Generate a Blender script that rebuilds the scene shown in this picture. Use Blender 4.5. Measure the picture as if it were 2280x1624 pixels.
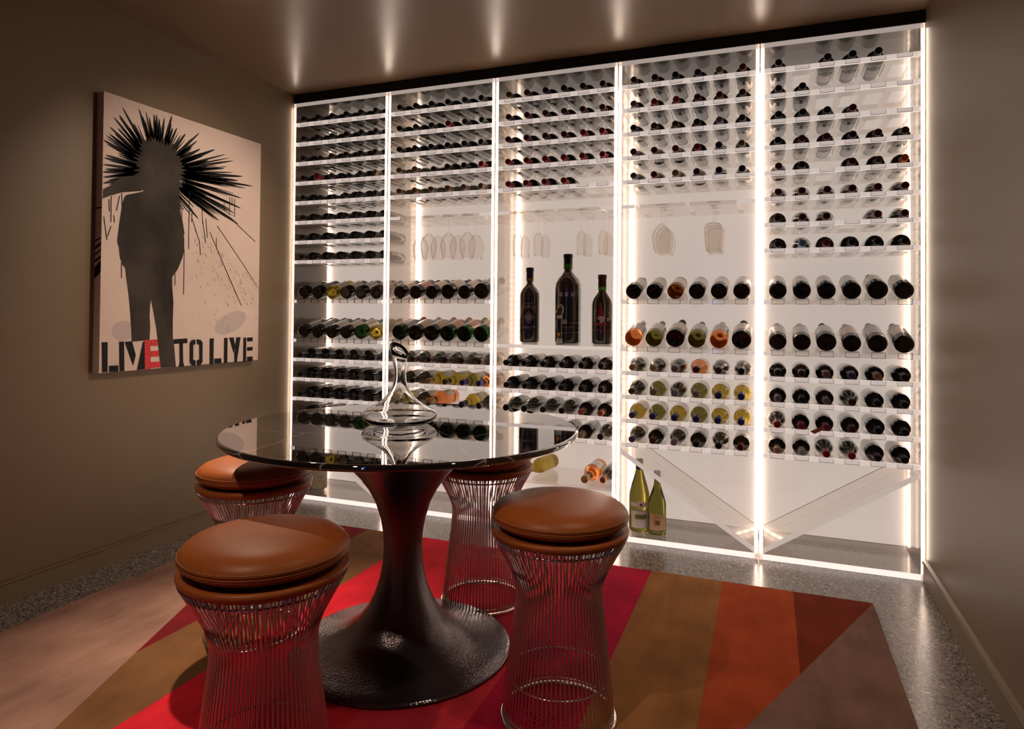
import bpy, bmesh, math, random
from math import sin, cos, pi, radians
from mathutils import Vector, Matrix

SC = bpy.context.scene
COL = SC.collection
for o in list(bpy.data.objects):
    bpy.data.objects.remove(o)
rnd = random.Random(7)

# ------------------------------------------------------------------ camera
cam_d = bpy.data.cameras.new('camera')
cam = bpy.data.objects.new('camera', cam_d)
COL.objects.link(cam)
cam_d.sensor_fit = 'HORIZONTAL'
cam_d.sensor_width = 36.0
cam_d.lens = 36.0 * 1482.66 / 2280.0
cam_d.shift_x = 0.0
cam_d.shift_y = -(812.0 - 676.3) / 2280.0
cam_d.clip_start = 0.02
YAW, PIT, ROL = -0.3693, 0.0149, 0.0089
fw = Vector((sin(YAW) * cos(PIT), cos(YAW) * cos(PIT), sin(PIT)))
ri = Vector((cos(YAW), -sin(YAW), 0))
up = ri.cross(fw)
R2 = cos(ROL) * ri + sin(ROL) * up
U2 = -sin(ROL) * ri + cos(ROL) * up
mw = Matrix.Identity(4)
for i in range(3):
    mw[i][0] = R2[i]; mw[i][1] = U2[i]; mw[i][2] = -fw[i]
mw[0][3], mw[1][3], mw[2][3] = 2.6843, -3.2553, 1.1109
cam.matrix_world = mw
SC.camera = cam

# ------------------------------------------------------------------ world, exposure
w = bpy.data.worlds.new('world'); SC.world = w; w.use_nodes = True
w.node_tree.nodes['Background'].inputs[0].default_value = (0.5, 0.45, 0.4, 1)
w.node_tree.nodes['Background'].inputs[1].default_value = 0.0
vs = SC.view_settings
vs.view_transform = 'Standard'; vs.look = 'None'; vs.gamma = 1.0
vs.exposure = 0.0
vs.use_curve_mapping = False
try:
    SC.cycles.max_bounces = 14
    SC.cycles.transparent_max_bounces = 32
    SC.cycles.transmission_bounces = 12
    SC.cycles.sample_clamp_indirect = 4.0
except Exception:
    pass

# ------------------------------------------------------------------ room lights (recessed ceiling spots)
def spot(name, loc, target, power, ang, blend, col, size=0.04):
    d = bpy.data.lights.new(name, 'SPOT'); d.energy = power; d.color = col
    d.spot_size = radians(ang); d.spot_blend = blend; d.shadow_soft_size = size
    o = bpy.data.objects.new(name, d); COL.objects.link(o)
    o.location = loc
    o.rotation_euler = (Vector(target) - Vector(loc)).to_track_quat('-Z', 'Y').to_euler()
    return o
WARM = (1.0, 0.77, 0.58)
spot('ceiling_spot', (0.20, -0.62, 2.40), (0.96, -1.40, 0.55), 280, 42, 1.0, WARM, 0.02)
spot('ceiling_spot', (1.55, -3.10, 2.40), (1.25, -1.75, 0.0), 48, 88, 0.8, WARM, 0.03)
spot('ceiling_spot', (1.95, -0.40, 2.40), (0.0, -0.80, 1.40), 100, 46, 0.9, WARM, 0.03)
spot('ceiling_spot', (2.8, -1.9, 2.40), (2.6, -1.2, 0.0), 26, 84, 0.8, WARM, 0.03)

# ------------------------------------------------------------------ material helpers
MATS = {}
def newmat(name):
    m = bpy.data.materials.new(name); m.use_nodes = True
    nt = m.node_tree; nt.nodes.clear()
    out = nt.nodes.new('ShaderNodeOutputMaterial')
    return m, nt, out
def N(nt, t, **kw):
    n = nt.nodes.new(t)
    for k, v in kw.items(): setattr(n, k, v)
    return n
def srgb(r, g, b):
    f = lambda c: (c / 255 / 12.92) if c / 255 <= 0.04045 else ((c / 255 + 0.055) / 1.055) ** 2.4
    return (f(r), f(g), f(b), 1)
def pbr(name, col, rough=0.5, metal=0.0, trans=0.0, ior=1.45, coat=0.0, noise=None, bump=None, spec=None):
    """principled with optional procedural colour noise=(scale,amount,stretch) and bump=(scale,strength)"""
    if name in MATS: return MATS[name]
    m, nt, out = newmat(name)
    p = N(nt, 'ShaderNodeBsdfPrincipled')
    p.inputs['Base Color'].default_value = col
    p.inputs['Roughness'].default_value = rough
    p.inputs['Metallic'].default_value = metal
    p.inputs['Transmission Weight'].default_value = trans
    p.inputs['IOR'].default_value = ior
    p.inputs['Coat Weight'].default_value = coat
    p.inputs['Coat Roughness'].default_value = 0.03
    if spec is not None: p.inputs['Specular IOR Level'].default_value = spec
    tc = N(nt, 'ShaderNodeTexCoord')
    if noise:
        sc_, am, st = noise
        mp = N(nt, 'ShaderNodeMapping'); mp.inputs['Scale'].default_value = st
        nz = N(nt, 'ShaderNodeTexNoise'); nz.inputs['Scale'].default_value = sc_; nz.inputs['Detail'].default_value = 6
        mx = N(nt, 'ShaderNodeMix', data_type='RGBA')
        mx.inputs[6].default_value = tuple(c * (1 - am) for c in col[:3]) + (1,)
        mx.inputs[7].default_value = tuple(min(1, c * (1 + am)) for c in col[:3]) + (1,)
        nt.links.new(tc.outputs['Object'], mp.inputs[0]); nt.links.new(mp.outputs[0], nz.inputs['Vector'])
        nt.links.new(nz.outputs['Fac'], mx.inputs[0]); nt.links.new(mx.outputs[2], p.inputs['Base Color'])
    if bump:
        nb = N(nt, 'ShaderNodeTexNoise'); nb.inputs['Scale'].default_value = bump[0]; nb.inputs['Detail'].default_value = 4
        bm_ = N(nt, 'ShaderNodeBump'); bm_.inputs['Strength'].default_value = bump[1]; bm_.inputs['Distance'].default_value = 0.004
        nt.links.new(tc.outputs['Object'], nb.inputs['Vector']); nt.links.new(nb.outputs['Fac'], bm_.inputs['Height'])
        nt.links.new(bm_.outputs[0], p.inputs['Normal'])
    nt.links.new(p.outputs[0], out.inputs[0])
    MATS[name] = m
    return m
def schlick(nt, f0):
    """fresnel weight that is the same from both sides of a thin sheet"""
    lw = N(nt, 'ShaderNodeLayerWeight'); lw.inputs[0].default_value = 0.5
    pw = N(nt, 'ShaderNodeMath', operation='POWER'); pw.inputs[1].default_value = 5.0
    ma = N(nt, 'ShaderNodeMath', operation='MULTIPLY_ADD'); ma.inputs[1].default_value = 1 - f0; ma.inputs[2].default_value = f0
    nt.links.new(lw.outputs['Facing'], pw.inputs[0]); nt.links.new(pw.outputs[0], ma.inputs[0])
    return ma.outputs[0]
def acrylic(name, milk=0.06, tint=(0.97, 0.95, 0.93, 1), ior=0.04, rough=0.04, milkcol=(0.85, 0.8, 0.76, 1)):
    """thin clear sheet: see-through, fresnel sheen, a little white mixed in for the wash of reflected light"""
    m, nt, out = newmat(name)
    tr = N(nt, 'ShaderNodeBsdfTransparent'); tr.inputs[0].default_value = tint
    gl = N(nt, 'ShaderNodeBsdfGlossy'); gl.inputs['Roughness'].default_value = rough
    gl.inputs['Color'].default_value = (1, 1, 1, 1)
    df = N(nt, 'ShaderNodeBsdfDiffuse'); df.inputs['Color'].default_value = milkcol  # pale milk colour imitates white reflections washing over the sheet
    fr = schlick(nt, ior)
    m1 = N(nt, 'ShaderNodeMixShader'); m1.inputs[0].default_value = milk
    m2 = N(nt, 'ShaderNodeMixShader')
    nt.links.new(tr.outputs[0], m1.inputs[1]); nt.links.new(df.outputs[0], m1.inputs[2])
    nt.links.new(fr, m2.inputs[0]); nt.links.new(m1.outputs[0], m2.inputs[1]); nt.links.new(gl.outputs[0], m2.inputs[2])
    nt.links.new(m2.outputs[0], out.inputs[0])
    return m
def emis(name, col, strength, dots=None):
    m, nt, out = newmat(name)
    e = N(nt, 'ShaderNodeEmission'); e.inputs[0].default_value = col; e.inputs[1].default_value = strength
    if dots:
        tc = N(nt, 'ShaderNodeTexCoord'); sp = N(nt, 'ShaderNodeSeparateXYZ')
        a = N(nt, 'ShaderNodeMath', operation='MULTIPLY'); a.inputs[1].default_value = dots
        s_ = N(nt, 'ShaderNodeMath', operation='SINE')
        b = N(nt, 'ShaderNodeMapRange'); b.inputs[1].default_value = -1; b.inputs[2].default_value = 1
        b.inputs[3].default_value = strength * 0.75; b.inputs[4].default_value = strength * 1.25
        nt.links.new(tc.outputs['Object'], sp.inputs[0]); nt.links.new(sp.outputs[2], a.inputs[0])
        nt.links.new(a.outputs[0], s_.inputs[0]); nt.links.new(s_.outputs[0], b.inputs[0]); nt.links.new(b.outputs[0], e.inputs[1])
    nt.links.new(e.outputs[0], out.inputs[0])
    return m
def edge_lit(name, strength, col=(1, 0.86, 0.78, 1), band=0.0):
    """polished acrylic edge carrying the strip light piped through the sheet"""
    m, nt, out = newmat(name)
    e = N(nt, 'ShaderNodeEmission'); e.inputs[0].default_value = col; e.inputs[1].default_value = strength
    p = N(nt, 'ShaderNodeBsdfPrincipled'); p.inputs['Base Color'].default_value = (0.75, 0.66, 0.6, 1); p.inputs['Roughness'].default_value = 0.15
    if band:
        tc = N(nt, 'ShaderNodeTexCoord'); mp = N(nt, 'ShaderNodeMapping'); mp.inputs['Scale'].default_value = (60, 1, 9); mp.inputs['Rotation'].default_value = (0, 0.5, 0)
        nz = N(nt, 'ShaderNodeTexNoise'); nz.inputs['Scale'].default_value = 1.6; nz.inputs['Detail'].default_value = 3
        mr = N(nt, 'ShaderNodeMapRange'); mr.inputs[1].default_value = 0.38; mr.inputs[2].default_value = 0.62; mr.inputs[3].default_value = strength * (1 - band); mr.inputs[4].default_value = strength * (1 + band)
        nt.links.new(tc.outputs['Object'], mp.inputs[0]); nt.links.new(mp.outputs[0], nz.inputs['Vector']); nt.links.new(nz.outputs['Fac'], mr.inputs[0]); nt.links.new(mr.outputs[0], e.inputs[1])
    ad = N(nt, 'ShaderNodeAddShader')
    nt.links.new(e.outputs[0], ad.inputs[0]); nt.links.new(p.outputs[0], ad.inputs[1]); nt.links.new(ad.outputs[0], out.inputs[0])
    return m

LED = (1.0, 0.80, 0.66, 1)
M = {}
M['paint'] = pbr('taupe_paint', srgb(124, 105, 79), 0.42, noise=(2.2, 0.05, (1, 1, 1)), bump=(260, 0.06), spec=0.45)
M['ceilpaint'] = pbr('taupe_ceiling_paint', srgb(128, 104, 80), 0.30, bump=(18, 0.02), spec=0.8)
M['white_wall'] = pbr('white_backing_panel', srgb(240, 234, 228), 0.35)
M['black'] = pbr('black_paint', (0.004, 0.0035, 0.004, 1), 0.6)
M['clear'] = acrylic('clear_acrylic', 0.05, ior=0.05)
M['shelf_clear'] = acrylic('clear_shelf_acrylic', 0.08, ior=0.03, rough=0.06)

M['edge_dark'] = pbr('acrylic_cut_outline', (0.13, 0.10, 0.085, 1), 0.2)
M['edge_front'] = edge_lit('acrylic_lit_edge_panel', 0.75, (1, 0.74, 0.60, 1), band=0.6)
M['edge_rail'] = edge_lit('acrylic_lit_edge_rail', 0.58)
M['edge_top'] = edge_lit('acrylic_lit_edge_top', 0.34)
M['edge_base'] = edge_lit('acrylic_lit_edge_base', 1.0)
M['led'] = emis('led_strip_light', LED, 6.0, dots=180)
M['led_front'] = emis('led_front_light', LED, 30.0)

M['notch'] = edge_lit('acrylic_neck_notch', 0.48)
M['backlit'] = edge_lit('backlit_panel', 0.45, (1, 0.86, 0.76, 1))
def terrazzo():
    m, nt, out = newmat('terrazzo')
    p = N(nt, 'ShaderNodeBsdfPrincipled'); p.inputs['Roughness'].default_value = 0.24
    p.inputs['Specular IOR Level'].default_value = 0.8
    tc = N(nt, 'ShaderNodeTexCoord')
    v = N(nt, 'ShaderNodeTexVoronoi'); v.inputs['Scale'].default_value = 175
    v2 = N(nt, 'ShaderNodeTexVoronoi'); v2.inputs['Scale'].default_value = 330
    cr = N(nt, 'ShaderNodeValToRGB')
    el = cr.color_ramp.elements
    el[0].position = 0.0; el[0].color = srgb(66, 58, 52)
    el[1].position = 1.0; el[1].color = srgb(180, 168, 158)
    for pos, c in ((0.22, srgb(84, 74, 67)), (0.27, srgb(142, 130, 120)), (0.9, srgb(154, 142, 132)), (0.955, srgb(196, 186, 176))):
        e = el.new(pos); e.color = c
    cr.color_ramp.interpolation = 'CONSTANT'
    sepc = N(nt, 'ShaderNodeSeparateColor')
    mx = N(nt, 'ShaderNodeMix', data_type='RGBA', blend_type='MULTIPLY'); mx.inputs[0].default_value = 0.55
    cr2 = N(nt, 'ShaderNodeValToRGB'); cr2.color_ramp.interpolation = 'CONSTANT'
    e2 = cr2.color_ramp.elements; e2[0].color = (0.35, 0.32, 0.3, 1); e2[1].position = 0.3; e2[1].color = (1, 1, 1, 1)
    sep2 = N(nt, 'ShaderNodeSeparateColor')
    L = nt.links.new
    L(tc.outputs['Object'], v.inputs['Vector']); L(tc.outputs['Object'], v2.inputs['Vector'])
    L(v.outputs['Color'], sepc.inputs[0]); L(sepc.outputs[0], cr.inputs[0])
    L(v2.outputs['Color'], sep2.inputs[0]); L(sep2.outputs[1], cr2.inputs[0])
    L(cr.outputs[0], mx.inputs[6]); L(cr2.outputs[0], mx.inputs[7]); L(mx.outputs[2], p.inputs['Base Color'])
    L(p.outputs[0], out.inputs[0])
    return m
M['terrazzo'] = terrazzo()
def rugmat(name, c):
    m, nt, out = newmat(name)
    p = N(nt, 'ShaderNodeBsdfPrincipled'); p.inputs['Roughness'].default_value = 0.95
    p.inputs['Specular IOR Level'].default_value = 0.1
    p.inputs['Sheen Weight'].default_value = 0.25
    p.inputs['Sheen Tint'].default_value = c
    tc = N(nt, 'ShaderNodeTexCoord'); mp = N(nt, 'ShaderNodeMapping'); mp.inputs['Scale'].default_value = (7, 1.2, 1)
    n1 = N(nt, 'ShaderNodeTexNoise'); n1.inputs['Scale'].default_value = 2.2; n1.inputs['Detail'].default_value = 8; n1.inputs['Roughness'].default_value = 0.65
    n2 = N(nt, 'ShaderNodeTexNoise'); n2.inputs['Scale'].default_value = 420; n2.inputs['Detail'].default_value = 2
    n3 = N(nt, 'ShaderNodeTexNoise'); n3.inputs['Scale'].default_value = 5; n3.inputs['Detail'].default_value = 5
    ad = N(nt, 'ShaderNodeMath', operation='MULTIPLY_ADD'); ad.inputs[1].default_value = 0.5
    ad2 = N(nt, 'ShaderNodeMath', operation='MULTIPLY_ADD'); ad2.inputs[1].default_value = 0.45
    ad3 = N(nt, 'ShaderNodeMath', operation='MULTIPLY'); ad3.inputs[1].default_value = 0.65
    mx = N(nt, 'ShaderNodeMix', data_type='RGBA')
    mx.inputs[6].default_value = tuple(v * 0.58 for v in c[:3]) + (1,)
    mx.inputs[7].default_value = tuple(min(1, v * 1.45) for v in c[:3]) + (1,)
    bp = N(nt, 'ShaderNodeBump'); bp.inputs['Strength'].default_value = 0.7; bp.inputs['Distance'].default_value = 0.003
    L = nt.links.new
    L(tc.outputs['Object'], mp.inputs[0]); L(mp.outputs[0], n1.inputs['Vector']); L(tc.outputs['Object'], n2.inputs['Vector']); L(tc.outputs['Object'], n3.inputs['Vector'])
    L(n3.outputs['Fac'], ad3.inputs[0])
    L(n2.outputs['Fac'], ad.inputs[0]); L(ad3.outputs[0], ad.inputs[2])
    L(n1.outputs['Fac'], ad2.inputs[0]); L(ad.outputs[0], ad2.inputs[2])
    mr = N(nt, 'ShaderNodeMapRange'); mr.inputs[1].default_value = 0.54; mr.inputs[2].default_value = 1.06
    L(ad2.outputs[0], mr.inputs[0]); L(mr.outputs[0], mx.inputs[0]); L(mx.outputs[2], p.inputs['Base Color'])
    L(n2.outputs['Fac'], bp.inputs['Height']); L(bp.outputs[0], p.inputs['Normal']); L(p.outputs[0], out.inputs[0])
    return m
def marble():
    m, nt, out = newmat('black_marble')
    p = N(nt, 'ShaderNodeBsdfPrincipled'); p.inputs['Roughness'].default_value = 0.02
    p.inputs['IOR'].default_value = 1.85; p.inputs['Coat Weight'].default_value = 1.0; p.inputs['Coat Roughness'].default_value = 0.01; p.inputs['Coat IOR'].default_value = 1.8
    tc = N(nt, 'ShaderNodeTexCoord'); nz = N(nt, 'ShaderNodeTexNoise'); nz.inputs['Scale'].default_value = 1.6; nz.inputs['Detail'].default_value = 3
    mxv = N(nt, 'ShaderNodeMix', data_type='RGBA'); mxv.inputs[0].default_value = 0.22
    v = N(nt, 'ShaderNodeTexVoronoi', feature='DISTANCE_TO_EDGE'); v.inputs['Scale'].default_value = 3.1
    cr = N(nt, 'ShaderNodeValToRGB'); e = cr.color_ramp.elements
    e[0].position = 0.0; e[0].color = (0.42, 0.37, 0.34, 1); e[1].position = 0.006; e[1].color = (0.006, 0.005, 0.006, 1)
    L = nt.links.new
    L(tc.outputs['Object'], nz.inputs['Vector']); L(tc.outputs['Object'], mxv.inputs[6]); L(nz.outputs['Color'], mxv.inputs[7])
    L(mxv.outputs[2], v.inputs['Vector']); L(v.outputs['Distance'], cr.inputs[0]); L(cr.outputs[0], p.inputs['Base Color']); L(p.outputs[0], out.inputs[0])
    return m
M['marble'] = marble()
def hammered():
    m, nt, out = newmat('hammered_bronze')
    p = N(nt, 'ShaderNodeBsdfPrincipled'); p.inputs['Metallic'].default_value = 0.85
    p.inputs['Base Color'].default_value = (0.13, 0.11, 0.115, 1); p.inputs['Roughness'].default_value = 0.19
    tc = N(nt, 'ShaderNodeTexCoord'); sp = N(nt, 'ShaderNodeSeparateXYZ')
    xy = N(nt, 'ShaderNodeCombineXYZ'); ln = N(nt, 'ShaderNodeVectorMath', operation='LENGTH')
    sb = N(nt, 'ShaderNodeMath', operation='SUBTRACT'); sb.inputs[1].default_value = 0.335
    ab = N(nt, 'ShaderNodeMath', operation='ABSOLUTE'); sm = N(nt, 'ShaderNodeMath', operation='ADD')
    nt.links.new(sp.outputs[0], xy.inputs[0]); nt.links.new(sp.outputs[1], xy.inputs[1]); nt.links.new(xy.outputs[0], ln.inputs[0])
    nt.links.new(sp.outputs[2], sb.inputs[0]); nt.links.new(sb.outputs[0], ab.inputs[0]); nt.links.new(ab.outputs[0], sm.inputs[0]); nt.links.new(ln.outputs['Value'], sm.inputs[1])
    at = N(nt, 'ShaderNodeMath', operation='ARCTAN2'); cb = N(nt, 'ShaderNodeCombineXYZ')
    ml = N(nt, 'ShaderNodeMath', operation='MULTIPLY'); ml.inputs[1].default_value = 0.17
    v = N(nt, 'ShaderNodeTexVoronoi'); v.inputs['Scale'].default_value = 230; v.inputs['Randomness'].default_value = 0.55
    mp = N(nt, 'ShaderNodeMapping'); mp.inputs['Scale'].default_value = (1.0, 1, 0.8)
    bp = N(nt, 'ShaderNodeBump'); bp.inputs['Strength'].default_value = 0.24; bp.inputs['Distance'].default_value = 0.003
    L = nt.links.new
    L(tc.outputs['Object'], sp.inputs[0]); L(sp.outputs[1], at.inputs[0]); L(sp.outputs[0], at.inputs[1]); L(at.outputs[0], ml.inputs[0])
    L(ml.outputs[0], cb.inputs[0]); L(sm.outputs[0], cb.inputs[2]); L(cb.outputs[0], mp.inputs[0]); L(mp.outputs[0], v.inputs['Vector'])
    L(v.outputs['Distance'], bp.inputs['Height']); L(bp.outputs[0], p.inputs['Normal']); L(p.outputs[0], out.inputs[0])
    return m
M['bronze'] = hammered()
M['leather'] = pbr('cognac_leather', srgb(170, 92, 42), 0.38, noise=(14, 0.14, (1, 1, 1)), bump=(520, 0.10), spec=0.35)
def stitchmat():
    m, nt, out = newmat('dashed_thread')
    p = N(nt, 'ShaderNodeBsdfPrincipled'); p.inputs['Roughness'].default_value = 0.7
    tc = N(nt, 'ShaderNodeTexCoord'); sp = N(nt, 'ShaderNodeSeparateXYZ'); at = N(nt, 'ShaderNodeMath', operation='ARCTAN2')
    ml = N(nt, 'ShaderNodeMath', operation='MULTIPLY'); ml.inputs[1].default_value = 190.0
    sn = N(nt, 'ShaderNodeMath', operation='SINE'); gt = N(nt, 'ShaderNodeMath', operation='GREATER_THAN'); gt.inputs[1].default_value = -0.3
    mx = N(nt, 'ShaderNodeMix', data_type='RGBA'); mx.inputs[6].default_value = srgb(120, 62, 28); mx.inputs[7].default_value = srgb(222, 168, 116)
    L = nt.links.new
    L(tc.outputs['Object'], sp.inputs[0]); L(sp.outputs[1], at.inputs[0]); L(sp.outputs[0], at.inputs[1]); L(at.outputs[0], ml.inputs[0]); L(ml.outputs[0], sn.inputs[0])
    L(sn.outputs[0], gt.inputs[0]); L(gt.outputs[0], mx.inputs[0]); L(mx.outputs[2], p.inputs['Base Color']); L(p.outputs[0], out.inputs[0])
    return m
M['stitch'] = stitchmat()
M['wire'] = pbr('bronze_wire', (0.66, 0.52, 0.52, 1), 0.30, 1.0)
M['ring'] = pbr('champagne_metal', (0.80, 0.70, 0.60, 1), 0.22, 1.0)
M['glass'] = pbr('clear_glass', (1, 1, 1, 1), 0.0, 0, 1.0, 1.45)
def crystal():
    m, nt, out = newmat('decanter_crystal')
    g = N(nt, 'ShaderNodeBsdfGlass'); g.inputs['Roughness'].default_value = 0.0; g.inputs['IOR'].default_value = 1.45
    tr = N(nt, 'ShaderNodeBsdfTransparent'); mx = N(nt, 'ShaderNodeMixShader'); mx.inputs[0].default_value = 0.45
    nt.links.new(g.outputs[0], mx.inputs[1]); nt.links.new(tr.outputs[0], mx.inputs[2]); nt.links.new(g.outputs[0], out.inputs[0])
    return m
M['crystal'] = crystal()
M['chrome'] = pbr('satin_chrome', (0.62, 0.60, 0.59, 1), 0.25, 0.45)
M['blackplastic'] = pbr('black_plastic', (0.012, 0.012, 0.012, 1), 0.3)
M['orange'] = pbr('orange_plastic', srgb(240, 150, 30), 0.35)
def stem_glass():
    m, nt, out = newmat('thin_stemware_glass')
    tr = N(nt, 'ShaderNodeBsdfTransparent'); tr.inputs[0].default_value = (0.975, 0.965, 0.955, 1)
    gl = N(nt, 'ShaderNodeBsdfGlossy'); gl.inputs['Roughness'].default_value = 0.02
    tl = N(nt, 'ShaderNodeBsdfTranslucent'); tl.inputs[0].default_value = (0.98, 0.95, 0.92, 1)
    lw = N(nt, 'ShaderNodeLayerWeight'); lw.inputs[0].default_value = 0.5
    pw = N(nt, 'ShaderNodeMath', operation='POWER'); pw.inputs[1].default_value = 3.2
    nt.links.new(lw.outputs['Facing'], pw.inputs[0])
    m0 = N(nt, 'ShaderNodeMixShader'); m0.inputs[0].default_value = 0.35
    mx = N(nt, 'ShaderNodeMixShader')
    nt.links.new(tl.outputs[0], m0.inputs[1]); nt.links.new(gl.outputs[0], m0.inputs[2])
    nt.links.new(pw.outputs[0], mx.inputs[0]); nt.links.new(tr.outputs[0], mx.inputs[1]); nt.links.new(m0.outputs[0], mx.inputs[2]); nt.links.new(mx.outputs[0], out.inputs[0])
    return m
M['stemglass'] = stem_glass()
def wineglass(name, col, glow, ior=1.35):
    m = pbr(name, col, 0.02, 0, 1.0, ior); nt = m.node_tree
    out = next(n for n in nt.nodes if n.type == 'OUTPUT_MATERIAL'); p = next(n for n in nt.nodes if n.type == 'BSDF_PRINCIPLED')
    tl = N(nt, 'ShaderNodeBsdfTranslucent'); tl.inputs[0].default_value = glow
    df = N(nt, 'ShaderNodeBsdfDiffuse'); df.inputs[0].default_value = glow
    a = N(nt, 'ShaderNodeMixShader'); a.inputs[0].default_value = 0.5
    mx = N(nt, 'ShaderNodeMixShader'); mx.inputs[0].default_value = 0.22
    L = nt.links.new; L(tl.outputs[0], a.inputs[1]); L(df.outputs[0], a.inputs[2]); L(p.outputs[0], mx.inputs[1]); L(a.outputs[0], mx.inputs[2]); L(mx.outputs[0], out.inputs[0])
    return m
M['outerglass'] = acrylic('clear_bottle_wall', 0.025, tint=(0.95, 0.95, 0.92, 1), ior=0.06, rough=0.03, milkcol=(0.75, 0.75, 0.7, 1))
M['wine'] = pbr('dark_wine', (0.012, 0.008, 0.008, 1), 0.05, coat=0.4)
M['wine_green'] = pbr('dark_green_wine', (0.018, 0.022, 0.008, 1), 0.05, coat=0.4)
GL = {
 'dark': pbr('dark_wine_glass', (0.010, 0.008, 0.008, 1), 0.05, coat=0.3),
 'green': wineglass('green_bottle_glass', (0.02, 0.09, 0.015, 1), (0.015, 0.07, 0.012, 1), 1.4),
 'streak': M['outerglass'],
 'olive': wineglass('olive_white_wine_glass', (0.25, 0.22, 0.05, 1), (0.34, 0.31, 0.05, 1)),
 'yellow': wineglass('yellow_white_wine_glass', (0.52, 0.39, 0.06, 1), (0.72, 0.52, 0.05, 1)),
 'rose': wineglass('orange_rose_wine_glass', (0.95, 0.36, 0.10, 1), (1.0, 0.30, 0.06, 1)),
 'amber': wineglass('amber_wine_glass', (0.42, 0.14, 0.03, 1), (0.40, 0.13, 0.03, 1)),
}
CAPC = {'black': (24, 20, 20), 'brown': (66, 38, 28), 'maroon': (84, 20, 24), 'red': (150, 34, 38), 'crimson': (120, 14, 40), 'purple': (46, 28, 48),
 'olive': (86, 74, 34), 'tan': (166, 138, 108), 'cork': (134, 108, 84), 'grey': (120, 112, 108), 'lilac': (132, 122, 144), 'violet': (84, 70, 124), 'blue': (46, 44, 120),
 'navy': (38, 34, 70), 'green': (40, 62, 44), 'gold': (178, 150, 92), 'cream': (212, 196, 174), 'magenta': (150, 30, 84), 'lightblue': (120, 160, 214), 'copper': (166, 92, 58),
 'orange': (206, 98, 44), 'silver': (170, 168, 172), 'pink': (206, 156, 150), 'mauve': (140, 110, 108), 'darkgreen': (36, 44, 30), 'salmon': (214, 120, 88)}
CAPW = {'lightblue': 'light blue', 'darkgreen': 'dark green', 'silver': 'silvery'}
def capmat(c): return pbr('capsule_' + c, srgb(*CAPC[c]), 0.32, 0.15)
LABC = {'cream': (216, 200, 168), 'white': (214, 208, 202), 'pink': (204, 110, 96), 'orange': (220, 146, 74), 'grey': (150, 146, 146), 'tan': (206, 170, 132), 'bluewhite': (176, 182, 208)}
def labmat(c): return pbr('paper_label_' + c, srgb(*[min(250, int(v * 1.12)) for v in LABC[c]]), 0.4, coat=1.0, noise=(45, 0.10, (1, 1, 3)))

# ------------------------------------------------------------------ mesh helpers
def mesh_from(bm, name, mats, smooth=False):
    me = bpy.data.meshes.new(name); bm.to_mesh(me); bm.free()
    for m in (mats if isinstance(mats, (list, tuple)) else [mats]): me.materials.append(m)
    if smooth:
        for p in me.polygons: p.use_smooth = True
    return me
def obj(name, me, parent=None, loc=None, rot=None, mat=None):
    o = bpy.data.objects.new(name, me); COL.objects.link(o)
    if parent: o.parent = parent
    if loc is not None: o.location = loc
    if rot is not None: o.rotation_euler = rot
    return o
def bobj(name, bm, mats, parent=None, smooth=False, loc=None, rot=None):
    return obj(name, mesh_from(bm, name, mats, smooth), parent, loc, rot)
def tag(o, label=None, cat=None, group=None, kind=None):
    if label: o['label'] = label
    if cat: o['category'] = cat
    if group: o['group'] = group
    if kind: o['kind'] = kind
    return o
def thing(name, loc, label, cat, group=None, rot=(0, 0, 0)):
    o = bpy.data.objects.new(name, None); COL.objects.link(o); o.empty_display_size = 0.05
    o.location = loc; o.rotation_euler = rot
    return tag(o, label, cat, group)
def box(bm, x0, x1, y0, y1, z0, z1, mi=0):
    v = [bm.verts.new(p) for p in ((x0, y0, z0), (x1, y0, z0), (x1, y1, z0), (x0, y1, z0), (x0, y0, z1), (x1, y0, z1), (x1, y1, z1), (x0, y1, z1))]
    fs = []
    for f in ((0, 3, 2, 1), (4, 5, 6, 7), (0, 1, 5, 4), (1, 2, 6, 5), (2, 3, 7, 6), (3, 0, 4, 7)):
        fc = bm.faces.new([v[i] for i in f]); fc.material_index = mi; fs.append(fc)
    return fs          # order: bottom, top, front(-y), right(+x), back, left
def boxes(name, lst, mat, parent=None, bevel=0):
    bm = bmesh.new()
    for b in lst: box(bm, *b)
    if bevel: bmesh.ops.bevel(bm, geom=list(bm.edges), offset=bevel, segments=2, affect='EDGES')
    return bobj(name, bm, mat, parent)
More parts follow.
